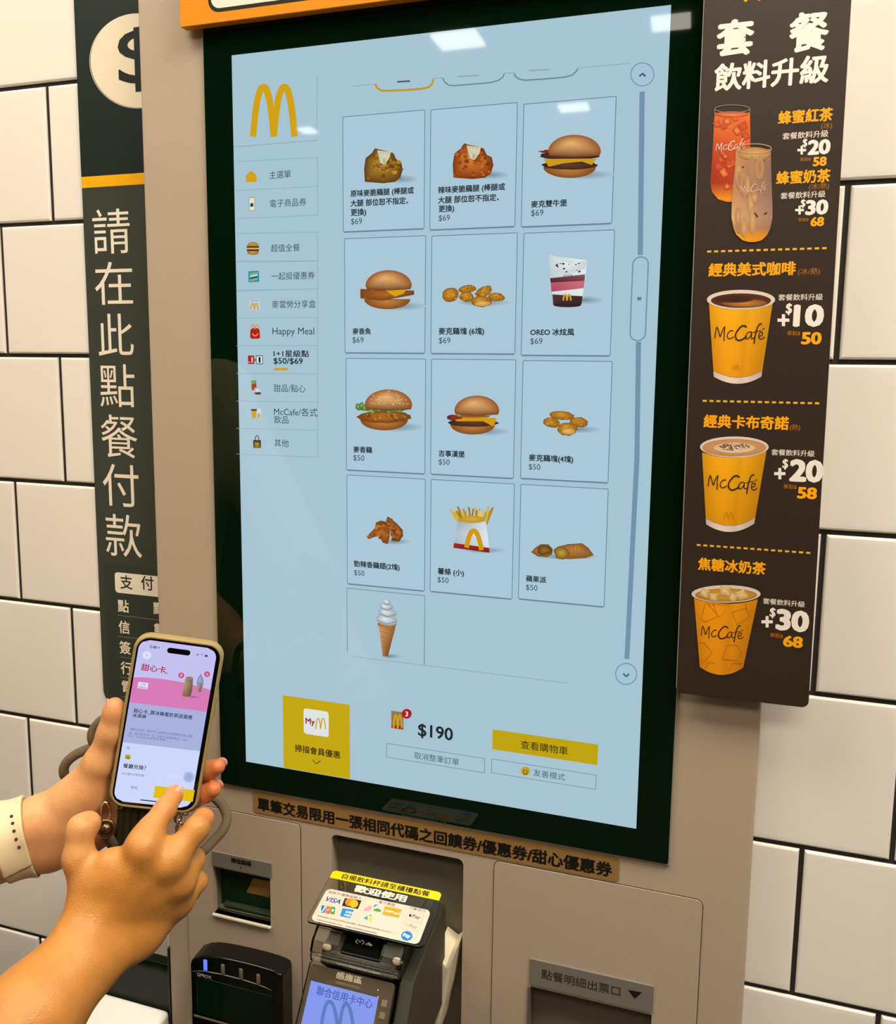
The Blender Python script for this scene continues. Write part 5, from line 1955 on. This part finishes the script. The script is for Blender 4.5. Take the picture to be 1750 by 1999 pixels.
for s in (-1, 1):
    m = MB()
    m.tube([PP(s * .030, -PH / 2 + .003, -.006), PP(s * .030, -PH / 2 - .0035, -.006), PP(s * .026, -PH / 2 - .0035, -.006), PP(s * .026, -PH / 2 + .003, -.006)], 0.0008, n=10)
    m.build('strap_loop', M_CASE, phone)

# ------------------------------------------------------------------ the person holding the phone: distance fields and their surface
def hp(u_, v_, n_=0.0):
    """point seen at pixel (u, v) at height n over the plane of the phone's face"""
    d = ray(u_, v_)
    s = ((PO + PN * n_) - CAM).dot(PN) / d.dot(PN)
    return CAM + d * s


QH = Z(100, 1500, 4.861)


def hq(x, y, n_):
    return hp(*QH(x, y), n_)


def cone_sd(P, a, b, r1, r2):
    """signed distance to a round cone"""
    a, b = np.array(a, float), np.array(b, float)
    ba = b - a
    l2 = ba @ ba
    if l2 < 1e-12:
        return np.linalg.norm(P - a, axis=-1) - max(r1, r2)
    rr = r1 - r2
    a2 = l2 - rr * rr
    il2 = 1.0 / l2
    pa = P - a
    y = pa @ ba
    z = y - l2
    q = pa * l2 - y[..., None] * ba
    x2 = np.einsum('...i,...i->...', q, q)
    y2 = y * y * l2
    z2 = z * z * l2
    k = np.sign(rr) * rr * rr * x2
    d = (np.sqrt(x2 * a2 * il2) + y * rr) * il2 - r1
    d = np.where(np.sign(z) * a2 * z2 > k, np.sqrt(x2 + z2) * il2 - r2, d)
    m2 = np.sign(y) * a2 * y2 < k
    d = np.where(m2 & ~(np.sign(z) * a2 * z2 > k), np.sqrt(x2 + y2) * il2 - r1, d)
    return d


def ell_sd(P, c, r, A=None):
    q = P - np.array(c, float)
    if A is not None:
        q = q @ np.array(A, float)          # columns of A: the axes
    r = np.array(r, float)
    k0 = np.linalg.norm(q / r, axis=-1)
    k1 = np.linalg.norm(q / (r * r), axis=-1)
    return k0 * (k0 - 1.0) / np.maximum(k1, 1e-9)


def smin(a, b, k):
    h = np.maximum(k - np.abs(a - b), 0.0) / k
    return np.minimum(a, b) - h * h * k * 0.25


class Cone:
    def __init__(self, a, b, r1, r2, k=0.006):
        self.a, self.b, self.r1, self.r2, self.k = np.array(a, float), np.array(b, float), r1, r2, k
        self.c = (self.a + self.b) / 2
        self.rad = np.linalg.norm(self.a - self.b) / 2 + max(r1, r2)

    def d(self, P):
        return cone_sd(P, self.a, self.b, self.r1, self.r2)


class Ell:
    def __init__(self, c, r, A=None, k=0.012):
        self.c, self.r, self.A, self.k = np.array(c, float), r, A, k
        self.rad = max(r)

    def d(self, P):
        return ell_sd(P, self.c, self.r, self.A)


def chain(pts, k=0.004):
    return [Cone(p[0], q[0], p[1], q[1], k) for p, q in zip(pts, pts[1:])]


class Field:
    """core pieces melt into one another; every limb chain melts into the core but not into its neighbours"""

    def __init__(self, core, limbs=(), kl=0.008):
        self.core, self.limbs, self.kl = core, limbs, kl

    def near(self, c, rad):
        t = lambda s: np.linalg.norm(s.c - c) - s.rad < rad + 0.02
        core = [s for s in self.core if t(s)]
        limbs = [[s for s in l if t(s)] for l in self.limbs]
        return Field(core, [l for l in limbs if l], self.kl)

    def d(self, P):
        far = np.full(P.shape[:-1], 0.05)
        base = far
        for s in self.core:
            base = smin(base, s.d(P), s.k)
        out = base
        for l in self.limbs:
            f = far
            for s in l:
                f = smin(f, s.d(P), s.k)
            out = np.minimum(out, smin(base, f, self.kl))
        return out


def surface(field, h, prims=None, fn=None, B=30):
    """surface nets over the blocks of space that the surface crosses; returns vertices, quads"""
    prims = prims or (list(field.core) + [s for l in field.limbs for s in l])
    blocks = set()
    for s in prims:
        lo = np.floor((s.c - s.rad - 0.006) / (h * B)).astype(int)
        hi = np.floor((s.c + s.rad + 0.006) / (h * B)).astype(int)
        for i in range(lo[0], hi[0] + 1):
            for j in range(lo[1], hi[1] + 1):
                for k in range(lo[2], hi[2] + 1):
                    blocks.add((i, j, k))
    half = h * (B + 2) * 0.5 * 1.7321
    VI, VP, QD = [], [], []
    n = B + 2
    for blk in sorted(blocks):
        o = np.array(blk) * B
        cen = (o + B / 2) * h
        loc = field.near(cen, half)
        if not loc.core and not loc.limbs:
            continue
        dc = loc.d(cen[None, :])[0]
        if abs(dc) > half + 0.012 and dc < 0.045:
            continue
        g = [(o[a] - 1 + np.arange(n)) * h for a in range(3)]
        X = np.stack(np.meshgrid(*g, indexing='ij'), -1)
        Fv = loc.d(X) if fn is None else fn(X, loc)
        neg = Fv < 0
        if neg.all() or not neg.any():
            continue
        m = n - 1
        acc = np.zeros((m, m, m, 3)); cnt = np.zeros((m, m, m))
        for ax in range(3):
            s0 = [slice(None)] * 3; s1 = [slice(None)] * 3
            s0[ax] = slice(0, m); s1[ax] = slice(1, n)
            f0, f1 = Fv[tuple(s0)], Fv[tuple(s1)]
            cr = (f0 < 0) != (f1 < 0)
            t = np.where(cr, f0 / np.where(cr, f0 - f1, 1.0), 0.0)
            pos = X[tuple(s0)].copy()
            pos[..., ax] += t * h
            pos *= cr[..., None]
            oth = [a for a in range(3) if a != ax]
            for da in (0, 1):
                for db in (0, 1):
                    sl = [slice(0, m)] * 3
                    sl[oth[0]] = slice(da, da + m); sl[oth[1]] = slice(db, db + m)
                    acc += pos[tuple(sl)]; cnt += cr[tuple(sl)]
        act = cnt > 0
        idx = np.argwhere(act)
        gi = idx + o - 1 + 5000
        VI.append((gi[:, 0] * 20000 + gi[:, 1]) * 20000 + gi[:, 2])
        VP.append(acc[act] / cnt[act][:, None])
        for ax in range(3):
            r = slice(1, B + 1)
            f0 = neg[r, r, r]
            s1 = [r, r, r]; s1[ax] = slice(2, B + 2)
            f1 = neg[tuple(s1)]
            e = np.argwhere(f0 != f1) + 1
            if not len(e):
                continue
            inside = f0[tuple((e - 1).T)]
            u_, v_ = (ax + 1) % 3, (ax + 2) % 3
            q = []
            for du_, dv_ in ((-1, -1), (0, -1), (0, 0), (-1, 0)):
                c = e.copy(); c[:, u_] += du_; c[:, v_] += dv_
                c = c + o - 1 + 5000
                q.append((c[:, 0] * 20000 + c[:, 1]) * 20000 + c[:, 2])
            q = np.stack(q, 1)
            q[~inside] = q[~inside][:, ::-1]
            QD.append(q)
    VI = np.concatenate(VI); VP = np.concatenate(VP); QD = np.concatenate(QD)
    uid, first = np.unique(VI, return_index=True)
    V = VP[first]
    F = np.searchsorted(uid, QD)
    good = uid[np.minimum(F, len(uid) - 1)] == QD
    F = F[good.all(1)]
    return V, F


def relax(V, F, it=2, f=0.5):
    E = np.concatenate([F[:, [0, 1]], F[:, [1, 2]], F[:, [2, 3]], F[:, [3, 0]]])
    for _ in range(it):
        S = np.zeros_like(V); C = np.zeros(len(V))
        for a, b in ((0, 1), (1, 0)):
            np.add.at(S, E[:, a], V[E[:, b]]); np.add.at(C, E[:, a], 1)
        V = V + f * (S / np.maximum(C, 1)[:, None] - V)
    return V


def mesh_from(name, V, F, mats, parent, colors=None, label=None):
    me = bpy.data.meshes.new(name)
    me.from_pydata(V.tolist(), [], F.tolist())
    me.polygons.foreach_set('use_smooth', [True] * len(me.polygons))
    if colors is not None:
        a = me.color_attributes.new('ink', 'FLOAT_COLOR', 'POINT')
        a.data.foreach_set('color', np.concatenate([colors, np.ones((len(V), 1))], 1).ravel())
    return link_mesh(name, me, mats, parent, label)


# ---- the hand that taps
mm = 0.001
R_MCP = [hq(880, 735, .046), hq(1120, 880, .044), hq(1205, 1060, .036), hq(1195, 1245, .024)]
R_W1, R_W2 = hq(395, 1400, .046), hq(820, 1545, .034)
R_WC = (R_W1 + R_W2) / 2
r_index = chain([(R_MCP[0], .0118), (hq(948, 575, .037), .0102), (hq(1082, 385, .022), .0088), (hq(1158, 262, .0095), .0074), (hq(1172, 232, .0082), .0064)])
r_middle = chain([(R_MCP[1], .0118), (hq(1385, 570, .032), .0100), (hq(1445, 485, .016), .0086), (hq(1432, 500, -.004), .0076)])
r_ring = chain([(R_MCP[2], .0112), (hq(1352, 868, .018), .0092), (hq(1325, 920, -.004), .0082), (hq(1240, 1000, -.012), .0074)])
r_pinky = chain([(R_MCP[3], .0102), (hq(1385, 1075, .006), .0084), (hq(1330, 1170, -.010), .0076), (hq(1235, 1230, -.012), .0068)])
r_thumb = chain([(hq(360, 1160, .040), .0150), (hq(262, 850, .036), .0120), (hq(282, 570, .030), .0102), (hq(355, 525, .022), .0086), (hq(392, 530, .016), .0068)], 0.006)
R_F1 = hp(150, 1885, .070)
R_F2 = hp(62, 1985, .100)
R_dir = (R_F2 - R_WC).normalized()
R_EL = R_WC + R_dir * 0.245
core = []
for i, (p, r) in enumerate(zip(R_MCP, (.0125, .0125, .0118, .0105))):
    w = R_W1.lerp(R_W2, 0.12 + 0.25 * i)
    core.append(Cone(p, w - PN * 0.004, r, .0150, .010))
core.append(Cone(hq(430, 1080, .042), R_W1, .0150, .0165, .012))
core.append(Cone(hq(560, 900, .044), hq(420, 1250, .044), .0105, .0150, .012))
core.append(Cone(R_W1, R_W2, .0172, .0166, .012))
core.append(Cone(hq(1160, 1290, .020), R_W2, .0120, .0165, .012))
core.append(Cone(hq(640, 1000, .040), hq(960, 1150, .034), .0140, .0140, .014))
# tendons and knuckles
for a, b in ((hq(850, 800, .0555), hq(560, 1330, .056)), (hq(1060, 960, .053), hq(690, 1330, .054)), (hq(1130, 1130, .045), hq(780, 1370, .047))):
    core.append(Cone(a, b, .0023, .0020, .006))
for p, dn in zip(R_MCP, (.0042, .0042, .0040, .0036)):
    core.append(Cone(p + PN * dn, p + PN * dn + (R_WC - p).normalized() * .006, .0085, .0075, .006))
# the flesh between the bones of the hand
for i in range(3):
    a, b = R_MCP[i], R_MCP[i + 1]
    core.append(Cone(a - PN * .0015, b - PN * .0015, .0112, .0104, .010))
    w0, w1 = R_W1.lerp(R_W2, 0.12 + 0.25 * i), R_W1.lerp(R_W2, 0.37 + 0.25 * i)
    mid, wm = (a + b) / 2, (w0 + w1) / 2
    core.append(Cone(mid + (wm - mid) * .10 - PN * .001, mid + (wm - mid) * .8, .0112, .0145, .012))
# forearm
side = (R_W2 - R_W1).normalized()
core.append(Cone(R_W1 - side * .001, R_F1 - side * .008, .0170, .0205, .014)); core.append(Cone(R_W2, R_F1 + side * .009, .0165, .0200, .014))
core.append(Cone(R_F1, R_F2, .0270, .0330, .016)); core.append(Cone(R_F2, R_EL, .0330, .0390, .02))
# ---- the hand that holds the phone
L_W1, L_W2 = hp(75, 1600, -.018), hp(98, 1652, -.026)
L_WC = (L_W1 + L_W2) / 2
l_thumb = chain([(hp(156, 1556, -.020), .0160), (hp(192, 1490, -.013), .0120), (hp(214, 1430, -.0095), .0092), (hp(222.5, 1390, -.0088), .0080), (hp(224, 1378, -.0085), .0068)], 0.008)
PB = -.0118
l_index = chain([(hp(208, 1540, -.034), .0115), (hp(285, 1480, PB - .016), .0095), (hp(352, 1445, PB - .010), .0084), (hp(385, 1440, PB - .009), .0074)])
l_middle = chain([(hp(214, 1565, -.036), .0118), (hp(310, 1530, PB - .020), .0098), (hp(385, 1512, PB - .012), .0086), (hp(410, 1503, -.015), .0078), (hp(425.5, 1496, -.009), .0066)])
l_ring = chain([(hp(212, 1592, -.036), .0115), (hp(310, 1568, PB - .020), .0096), (hp(380, 1556, PB - .011), .0086), (hp(402, 1548, -.014), .0080), (hp(417, 1540, -.008), .0068)])
l_pinky = chain([(hp(200, 1618, -.034), .0105), (hp(285, 1576, PB - .017), .0084), (hp(345, 1568, PB - .010), .0076), (hp(372, 1570, PB - .009), .0066)])
for p, r in ((hp(208, 1540, -.034), .0125), (hp(214, 1565, -.036), .0130), (hp(212, 1592, -.036), .0125), (hp(200, 1618, -.034), .0118)):
    core.append(Cone(p, L_W1.lerp(L_W2, 0.5), r, .0160, .010))
core.append(Cone(hp(172, 1526, -.018), L_W1, .0145, .0165, .010))
core.append(Cone(hp(174, 1552, -.020), hp(122, 1596, -.020), .0165, .0175, .012))
core.append(Cone(hp(168, 1632, -.028), L_W2, .0160, .0175, .014))
core.append(Cone(L_W1, L_W2, .0160, .0170, .010))
L_F1 = hp(-20, 1652, -.015)
L_F2 = hp(-170, 1700, .010)
L_EL = L_WC + (L_F2 - L_WC).normalized() * 0.235
lside = (L_W2 - L_W1).normalized()
core.append(Cone(L_W1, L_F1 - lside * .009, .0162, .0195, .012)); core.append(Cone(L_W2, L_F1 + lside * .011, .0170, .0205, .012))
core.append(Cone(L_F1, L_F2, .0280, .0345, .016)); core.append(Cone(L_F2, L_EL, .0350, .0385, .02))
# two tendons of the inner wrist
for t in (0.42, 0.62):
    a = L_W1.lerp(L_W2, t)
    core.append(Cone(a + PN * .0155, a + PN * .0150 + (L_WC - L_F1).normalized() * .03, .0022, .0018, .006))

# ---- the rest of the figure, standing at the left of the picture
BX, BYY = -0.50, -0.52
FWD = (Vector((0.0, -0.18, 0)) - Vector((BX, BYY, 0))).normalized()
LAT = Vector((-FWD.y, FWD.x, 0))                   # the person's left
base = Vector((BX, BYY, 0))
UPZ = Vector((0, 0, 1))
R_SH = base - LAT * 0.165 + UPZ * 1.345
L_SH = base + LAT * 0.165 + UPZ * 1.345
core.append(Cone(R_EL, R_SH, .0390, .0480, .02)); core.append(Cone(L_EL, L_SH, .0385, .0480, .02))
core.append(Cone(R_SH, L_SH, .0480, .0480, .04))
A_ = np.array([list(LAT), list(FWD), list(UPZ)]).T
core.append(Ell(base + UPZ * 1.20, (.15, .095, .20), A_, .05))
core.append(Cone(base + UPZ * 1.36, base + FWD * .02 + UPZ * 1.47, .056, .052, .03))
HEAD = base + FWD * 0.045 + UPZ * 1.575
GAZE = (FWD - UPZ * 0.35).normalized()
HUP = (UPZ + FWD * 0.30).normalized(); HUP = (HUP - GAZE * HUP.dot(GAZE)).normalized()
HL = HUP.cross(GAZE)
hd = lambda f, l, u_: HEAD + GAZE * f + HL * l + HUP * u_
HA = np.array([list(HL), list(GAZE), list(HUP)]).T
core.append(Ell(hd(-.01, 0, .025), (.074, .092, .088), HA, .03)); core.append(Ell(hd(.028, 0, -.045), (.054, .060, .066), HA, .03))
core.append(Cone(hd(.085, 0, .012), hd(.104, 0, -.022), .0075, .0110, .010))
core.append(Cone(hd(.084, -.016, -.055), hd(.084, .016, -.055), .0065, .0065, .006))
for s in (-1, 1):
    core.append(Ell(hd(-.005, s * .076, -.005), (.010, .020, .031), HA, .006))
core.append(Cone(base + UPZ * 1.15, base + UPZ * 0.92, .105, .125, .05))
for s in (-1, 1):
    hip = base + LAT * s * .085 + UPZ * .90
    core.append(Cone(hip, base + LAT * s * .095 + FWD * .012 + UPZ * .48, .078, .055, .04))
    core.append(Cone(base + LAT * s * .095 + FWD * .012 + UPZ * .48, base + LAT * s * .10 + UPZ * .09, .052, .036, .03))
    core.append(Cone(base + LAT * s * .10 + UPZ * .05, base + LAT * s * .11 + FWD * .15 + UPZ * .03, .034, .026, .02))

limbs = [r_index, r_middle, r_ring, r_pinky, r_thumb, l_thumb, l_index, l_middle, l_ring, l_pinky]
BODY = Field(core, limbs)
person = empty('person', base, 'person reaching in from the left, holding a phone in one hand and tapping it', 'person')
V1, F1 = surface(BODY, 0.0016)
V1 = relax(V1, F1, 2, 0.45)

# skin tone with flushed tips and knuckles
tone_r, tone_l = np.array(lin((190, 128, 55))[:3]), np.array(lin((216, 160, 108))[:3])
near_l = np.linalg.norm(V1 - np.array(L_WC), axis=1)
near_r = np.linalg.norm(V1 - np.array(R_WC), axis=1)
wl = 1 / (1 + np.exp((near_l - near_r) / 0.02))
colr = tone_r[None, :] * (1 - wl[:, None]) + tone_l[None, :] * wl[:, None]
flush = np.array(lin((214, 108, 72))[:3])
for p, r, a in ((hp(432, 1495, -.010), .014, .75), (hp(420, 1538, -.010), .015, .8), (hp(224, 1372, -.006), .013, .35), (hq(1190, 225, .008), .010, .35), (hq(440, 510, .016), .012, .35),
                (hq(1500, 470, .016), .012, .3), (hp(205, 1640, -.02), .018, .4), (hq(1080, 385, .03), .007, .18), (hq(880, 700, .055), .010, .14)):
    d = np.linalg.norm(V1 - np.array(p), axis=1)
    w = a * np.exp(-(d / r) ** 2)
    colr = colr * (1 - w[:, None]) + flush[None, :] * w[:, None]


def skin_mat():
    m = bpy.data.materials.new('skin')
    m.use_nodes = True
    nt = m.node_tree
    b = nt.nodes['Principled BSDF']
    a = nt.nodes.new('ShaderNodeVertexColor'); a.layer_name = 'ink'
    tc = nt.nodes.new('ShaderNodeTexCoord')
    n1 = nt.nodes.new('ShaderNodeTexNoise'); n1.inputs['Scale'].default_value = 55; n1.inputs['Detail'].default_value = 5
    nt.links.new(tc.outputs['Object'], n1.inputs['Vector'])
    hsv = nt.nodes.new('ShaderNodeHueSaturation')
    mr = nt.nodes.new('ShaderNodeMapRange')
    mr.inputs[1].default_value = 0.3; mr.inputs[2].default_value = 0.7; mr.inputs[3].default_value = 0.90; mr.inputs[4].default_value = 1.08
    nt.links.new(n1.outputs['Fac'], mr.inputs[0]); nt.links.new(mr.outputs[0], hsv.inputs['Value'])
    nt.links.new(a.outputs['Color'], hsv.inputs['Color'])
    nt.links.new(hsv.outputs['Color'], b.inputs['Base Color'])
    b.inputs['Roughness'].default_value = 0.42
    b.inputs['Specular IOR Level'].default_value = 0.4
    b.inputs['Subsurface Weight'].default_value = 0.12
    b.inputs['Subsurface Radius'].default_value = (0.006, 0.0025, 0.0012)
    b.inputs['Subsurface Scale'].default_value = 1.0
    n2 = nt.nodes.new('ShaderNodeTexVoronoi'); n2.inputs['Scale'].default_value = 850
    nt.links.new(tc.outputs['Object'], n2.inputs['Vector'])
    n3 = nt.nodes.new('ShaderNodeTexNoise'); n3.inputs['Scale'].default_value = 190; n3.inputs['Detail'].default_value = 4
    nt.links.new(tc.outputs['Object'], n3.inputs['Vector'])
    ad = nt.nodes.new('ShaderNodeMath'); ad.operation = 'ADD'
    nt.links.new(n2.outputs['Distance'], ad.inputs[0]); nt.links.new(n3.outputs['Fac'], ad.inputs[1])
    bp = nt.nodes.new('ShaderNodeBump'); bp.inputs['Strength'].default_value = 0.35; bp.inputs['Distance'].default_value = 0.0006
    nt.links.new(ad.outputs[0], bp.inputs['Height']); nt.links.new(bp.outputs['Normal'], b.inputs['Normal'])
    return m


M_SKIN = skin_mat()
mesh_from('body', V1, F1, M_SKIN, person, colr)
M_NAIL = mat('fingernail', (226, 176, 150), rough=0.25, spec=0.5)


def nail(c, along, out, L_=.0058, W_=.0046):
    along = (Vector(along)).normalized(); out = Vector(out); out = (out - along * out.dot(along)).normalized()
    s = along.cross(out)
    M = Matrix((s, along, out)).transposed().to_4x4()
    m = MB(); m.ball(c, 1.0, M=M, sub=3, s=(W_, L_, .0011))
    m.build('fingernail', M_NAIL, person)


tip = lambda ch: (Vector(ch[-1].a), Vector(ch[-1].b), ch[-1].r2)
for ch, out in ((r_index, PN * .75 + PU * .6 + PV * .3), (r_thumb, PN * .35 + PV * 0.9 - PU * .2), (l_thumb, -PU * .75 + PN * .25), (l_middle, PU * 0.55 - PN * .65 + PV * .4), (l_ring, PU * 0.55 - PN * .65 + PV * .4),
                (r_middle, PN * .2 + PU * .8 + PV * .5)):
    a, b, r = tip(ch)
    al = (b - a).normalized()
    o = (out - al * out.dot(al)).normalized()
    nail(b + o * (r - .0006) + al * .001, al, o)

# eyes, brows and lips
M_EYE, M_IRIS, M_LIP = mat('eye_white', (226, 220, 210), rough=0.15), mat('dark_iris', (40, 26, 18), rough=0.1), mat('lip', (176, 100, 84), rough=0.4)
HM = Matrix((HL, GAZE, HUP)).transposed().to_4x4()
for s in (-1, 1):
    m = MB(); m.ball(hd(.0690, s * .031, .006), 1.0, M=HM, sub=3, s=(.0115, .008, .0048)); m.mi = 1
    m.ball(hd(.0748, s * .031, .006), 1.0, M=HM, sub=3, s=(.0046, .0028, .0044))
    m.build('eye', [M_EYE, M_IRIS], person)
    m = MB(); m.tube([hd(.0815, s * .014, .023), hd(.0815, s * .030, .029), hd(.071, s * .046, .025)], .0026, n=10); m.build('eyebrow', M_IRIS, person)
m = MB(); m.ball(hd(.0895, 0, -.054), 1.0, M=HM, sub=3, s=(.021, .0045, .0042)); m.build('lips', M_LIP, person)

# clothing: short-sleeved shirt, trousers, shoes, hair
cloth_core = [Cone(R_SH + (R_EL - R_SH) * 0.62, R_SH, .056, .060, .03), Cone(L_SH + (L_EL - L_SH) * 0.62, L_SH, .056, .060, .03), Cone(R_SH, L_SH, .058, .058, .04),
              Ell(base + UPZ * 1.20, (.175, .118, .24), A_, .05), Cone(base + UPZ * 1.2, base + UPZ * .90, .13, .142, .05)]
Vs, Fs = surface(Field(cloth_core), 0.007, B=16)
mesh_from('shirt', relax(Vs, Fs), Fs, mat('beige_cotton', (196, 180, 146), rough=0.9, noise=0.1, nscale=200), person, label='beige short-sleeved shirt')
tr = [Cone(base + UPZ * .96, base + UPZ * .88, .135, .138, .04)]
for s in (-1, 1):
    tr += [Cone(base + LAT * s * .085 + UPZ * .88, base + LAT * s * .095 + FWD * .012 + UPZ * .48, .092, .075, .04), Cone(base + LAT * s * .095 + FWD * .012 + UPZ * .48, base + LAT * s * .10 + UPZ * .10, .075, .06, .04)]
Vs, Fs = surface(Field(tr), 0.009, B=16)
mesh_from('trousers', relax(Vs, Fs), Fs, mat('dark_denim', (44, 50, 60), rough=0.9), person)
for s in (-1, 1):
    Vs, Fs = surface(Field([Cone(base + LAT * s * .10 - FWD * .02 + UPZ * .046, base + LAT * s * .113 + FWD * .165 + UPZ * .04, .045, .038, .02)]), 0.008, B=16)
    Vs = relax(Vs, Fs); Vs[:, 2] = np.maximum(Vs[:, 2], 0.001)
    mesh_from('shoe', Vs, Fs, mat('grey_canvas', (120, 116, 108), rough=0.8), person)
Vs, Fs = surface(Field([Ell(hd(-.022, 0, .038), (.084, .092, .090), HA, .02), Cone(hd(-.06, 0, 0), hd(-.07, 0, -.09), .06, .045, .03)]), 0.006, B=16)
mesh_from('hair', relax(Vs, Fs), Fs, mat('black_hair', (22, 18, 16), rough=0.5), person)

# ------------------------------------------------------------------ watch on the wrist
AX = (L_WC - L_F1).normalized()
WB = hp(34, 1637, -.018)
wc = np.array(WB)
bandfield = Field([s for s in core if np.linalg.norm(s.c - wc) - s.rad < 0.06])
NPN = np.array(PN); NAX = np.array(AX)
AXB = (AX - lside * 0.06).normalized(); NAXB = np.array(AXB)
NLS = np.array(lside)


def band_fn(X, loc):
    t = (X - wc) @ NAXB
    d = bandfield.d(X)
    v = (X - wc) @ NLS
    thick = np.where(v < 0.012, 0.0042, 0.0026)
    o = np.maximum(d - thick, np.abs(t) - 0.0112)
    return np.maximum(o, -(d - 0.0004))


class Probe:
    def __init__(self, c, rad): self.c, self.rad, self.k = np.array(c, float), rad, .01


Vs, Fs = surface(bandfield, 0.0011, prims=[Probe(wc, 0.05)], fn=band_fn, B=30)
watch = empty('wrist_watch', WB, 'watch with a cream rubber band on the wrist of the hand holding the phone', 'watch')
M_BAND = mat('cream_rubber', (216, 200, 160), rough=0.5)
mesh_from('band', relax(Vs, Fs, 2, 0.4), Fs, M_BAND, watch)
PXV = (PN - AXB * PN.dot(AXB)).normalized()


def on_band(px):
    """first point of the band's surface along the sight line of a pixel"""
    d = ray(*px).normalized()
    q = CAM.copy()
    t = 0.5
    for _ in range(60):
        s = float(bandfield.d(np.array([list(CAM + d * t)]))[0]) - 0.0042
        t += max(s * 0.8, 0.00005)
        if s < 0.0001: break
    return CAM + d * t


for x, y in ((150, 1290), (165, 1380), (182, 1480), (210, 1588), (248, 1690)):
    p = on_band((x / 6.664, 1400 + y / 6.664))
    m = MB()
    m.ball(p, 1.0, sub=2, s=(.0014, .0014, .0014))
    m.build('band_hole', mat('brown_hole', (70, 40, 24), rough=0.6), watch)
# watch case on the outer side of the wrist
wp = L_F1.lerp(L_WC, 0.45) + (lside * 0.55 - PN * 0.83).normalized() * 0.034
wn = (lside * 0.55 - PN * 0.83).normalized(); ws_ = AXB; wv = wn.cross(ws_)
m = MB()
m.prism(rrect(-.019, .019, -.022, .022, .009), .0105, (wp + wn * 0.004, ws_, wv, wn), bev=.003, seg=3)
m.build('watch_case', mat('black_case', (14, 14, 14), rough=0.2), watch)

# ------------------------------------------------------------------ rope strap of the phone
strap = empty('phone_strap', hp(300, 1590, -.02), 'thick grey-brown rope strap clipped to the phone with silver clasps', 'strap')
keys = [(207, 1628, -.008), (222, 1652, -.030), (175, 1600, -.075), (138, 1530, -.066), (125, 1510, -.060), (129, 1490, -.058), (150, 1472, -.056), (178, 1461, -.056), (200, 1459, -.058), (203, 1448, -.060), (188, 1453, -.058), (180, 1442, -.056), (183, 1424, -.056),
        (203, 1404, -.056), (240, 1400, -.062), (320, 1460, -.075), (385, 1535, -.062), (418, 1556, -.048), (437, 1577, -.042), (443, 1598, -.036), (436, 1619, -.030), (415, 1643, -.022), (392, 1664, -.014), (365, 1672, -.016), (352, 1650, -.016), (350, 1628, -.008)]
K = [hp(*k) for k in keys]
pts = []
for i in range(len(K) - 1):
    p0, p1, p2, p3 = K[max(i - 1, 0)], K[i], K[i + 1], K[min(i + 2, len(K) - 1)]
    for j in range(8):
        t = j / 8
        pts.append(0.5 * ((2 * p1) + (p2 - p0) * t + (2 * p0 - 5 * p1 + 4 * p2 - p3) * t * t + (3 * p1 - p0 - 3 * p2 + p3) * t ** 3))
pts.append(K[-1])
m = MB(); m.tube(pts, 0.0044, n=20)
M_ROPE = mat('taupe_rope', (112, 98, 74), rough=0.9, noise=0.35, nscale=420, bump=0.8, bscale=700)
m.build('rope', M_ROPE, strap, angle=60)
M_CHROME = mat('polished_steel', (206, 196, 184), rough=0.12, metal=1.0)
m = MB()
a, b = hp(205, 1568, -.004), hp(207, 1604, -.002)
al = (b - a).normalized(); sd = al.cross(PN).normalized()
ring_pts = []
for k in range(24):
    t = 2 * PI * k / 24
    ring_pts.append((a + b) / 2 + al * math.sin(t) * (b - a).length * 0.55 + sd * math.cos(t) * 0.0036)
m.tube(ring_pts, 0.0012, n=14, closed=True)
m.build('clasp', M_CHROME, strap, 'silver carabiner clasp')
m = MB()
c = hp(207.5, 1617, .000)
m.tube([c + (sd * math.cos(2 * PI * k / 28) + al * math.sin(2 * PI * k / 28)) * 0.0064 for k in range(28)], 0.0016, n=14, closed=True)
m.ball(c, 0.0050, sub=3)
m.build('swivel', mat('aged_bronze', (112, 92, 62), rough=0.3, metal=0.9), strap, 'round bronze swivel')
m = MB()
for k in range(4):
    p = hp(346 + k * 1.5, 1588 + k * 9, -.004)
    ux = (PU if k % 2 else PN)
    m.tube([p + (ux * math.cos(2 * PI * j / 20) * 0.0028 - PV * math.sin(2 * PI * j / 20) * 0.0040) for j in range(20)], 0.0011, n=12, closed=True)
m.build('chain', M_CHROME, strap, 'silver chain link clasp')
for k, x in enumerate((238, 252, 266, 281)):
    m = MB()
    m.tube([hp(x, 1572 + k * 3, -.014), hp(x - 2, 1600, -.018), hp(x - 5, 1625, -.022), hp(x - 9, 1668, -.026)], 0.0034, n=16)
    m.build('cord', mat('dark_cord', (62, 58, 40), rough=0.9), strap)
